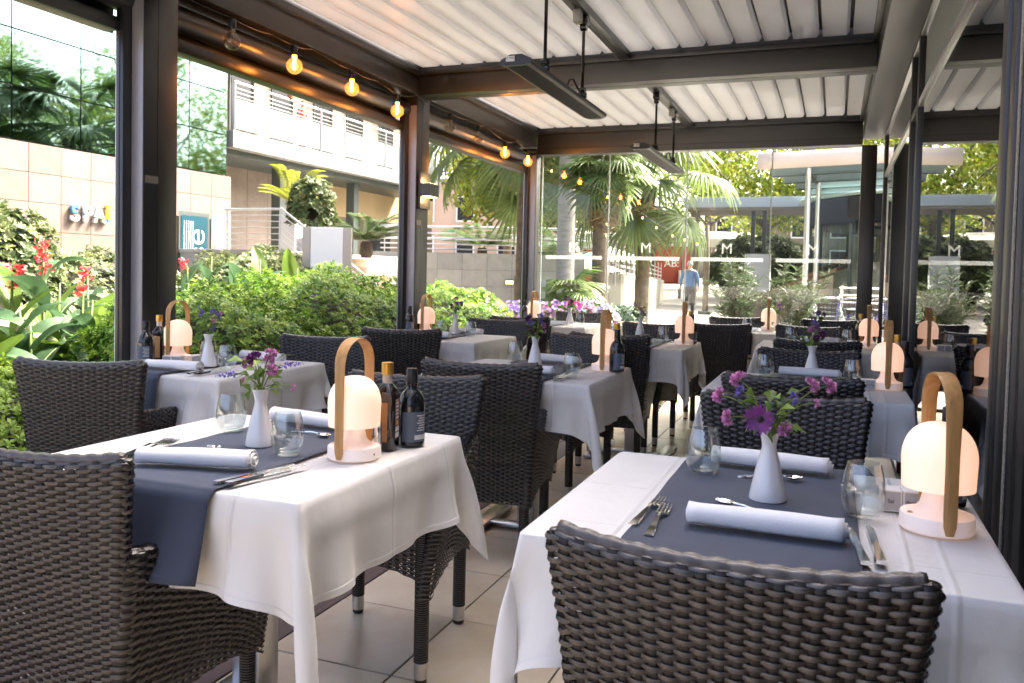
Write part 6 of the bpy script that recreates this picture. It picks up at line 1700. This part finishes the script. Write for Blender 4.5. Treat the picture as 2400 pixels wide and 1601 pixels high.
o = MB().add(V, [(0, 4, 5, 1), (2, 3, 7, 6), (1, 5, 7, 3), (0, 1, 3, 2), (4, 6, 7, 5)]).build('body', M_rw, t); o.location = (4, -15.6, 0)
for k in range(4):
    pa = a + Vector((0, 0, 1.28 + .14 * k)) + n_ * .5; pb_ = b + Vector((0, 0, 1.1 + .14 * k)) + n_ * .5; o = MB().tube([pa, pb_], .022, 6).build('rail_bar', M_steel, t); o.location = (4, -15.6, 0)
for s in np.linspace(0, 1, 9): p = a + (b - a) * float(s) + n_ * .5; o = MB().tube([p + Vector((0, 0, 1.0)), p + Vector((0, 0, 1.75))], .02, 6).build('rail_post', M_steel, t); o.location = (4, -15.6, 0)
for s in (.06, .3): p = a + (b - a) * s - n_ * .04; o = MB().box(-.02, .02, -.1, .1, -.12, .12).build('step_light', M_lit, t); o.location = (p.x + 4, p.y - 15.6, .75)
# far cream houses
def house(x0, x1, y0, y1, z1, label, wins, seed, m):
    t = thing('far_house', label, 'building', ((x0 + x1) / 2, (y0 + y1) / 2, .5), 0, 'cream houses across the plaza'); L = (-(x0 + x1) / 2, -(y0 + y1) / 2, -.5)
    o = MB().box(x0, x1, y0, y1, .2, z1).build('wall', m, t); o.location = L; o = MB().bbox(x0 - .3, x1 + .3, y0 - .3, y1 + .3, z1, z1 + .3, .03).build('roof', M_conc, t); o.location = L
    n = int((y1 - y0) / 2.6)
    for i in range(n):
        for z in (2.3, 4.6):
            if z + 1.4 < z1:
                y = y0 + .8 + i * 2.6; f = MB().bbox(x1, x1 + .06, y, y + 1.2, z - .5, z + 1.0, .01).build('window', M_white, t); f.location = L; MB().box(x1 + .061, x1 + .07, y + .1, y + 1.1, z - .4, z + .9).build('pane', M_win, f)
    n = int((x1 - x0) / 2.6)
    for i in range(n):
        for z in (2.3, 4.6):
            if z + 1.4 < z1:
                x = x0 + .8 + i * 2.6; f = MB().bbox(x, x + 1.2, y0 - .06, y0, z - .5, z + 1.0, .01).build('window', M_white, t); f.location = L; MB().box(x + .1, x + 1.1, y0 - .07, y0 - .061, z - .4, z + .9).build('pane', M_win, f)
M_peach = mat('peach render', (.60, .44, .33), .85, vary=.06, vscale=1)
house(-24, -14.0, 44, 60, 6.3, 'peach house behind the fan palms', 1, 1, M_peach); house(-26, -13.5, 62, 84, 6.0, 'cream house with pale windows behind the red kiosk', 1, 2, M_cream)
house(-9, 14, 62, 70, 7, 'long cream house behind the trees', 1, 3, M_cream)
t = thing('dark_pole', 'dark climbing plant pole in the plaza', 'pole', (-3.9, 27.5, gz(27.5))); MB().tube([(0, 0, 0), (.02, 0, 1.6), (0, 0, 2.9)], [.10, .09, .06], 9).build('shaft', M_bark, t, smooth=180); MB().bbox(-.2, .2, -.2, .2, 0, .1, .01).build('foot', M_mull, t)
# warm bulbs strung through the palms
OB = [(-4.18, 12.4, 2.83), (-3.35, 12.7, 2.44), (-3.06, 12.81, 2.28), (-2.83, 12.89, 2.13), (-2.62, 12.95, 1.98), (-2.38, 13.05, 1.86), (-2.2, 13.1, 1.80), (-2.02, 13.19, 1.74)]
M_oglow = mat('small warm bulb', (1, .6, .2), .5, emit=(1., .42, .08), estr=1.2)
def make_sb():
    t = thing('festoon_bulb', 'x', 'light bulb'); MB().lathe([(.007, 0), (.008, .02)], 10).build('socket', M_black, t)
    MB().lathe([(.007, 0), (.013, -.012), (.016, -.024), (.012, -.036), (.001, -.04)], 12, capb=False).build('globe', M_oglow, t, smooth=60); return t
SB = Proto(make_sb())
for i, p in enumerate(OB): SB.put(p, 0, 'small warm bulb number %s along the string through the palms' % ('one two three four five six seven eight'.split()[i]), 'festoon bulbs through the palms')
t = thing('festoon_cable', 'thin cable carrying the small bulbs through the palms', 'cable', OB[0])
o = MB().tube([(x, y, z + .045) for x, y, z in OB], .0016, 5).build('cord', M_dark, t); o.location = (-OB[0][0], -OB[0][1], -OB[0][2])
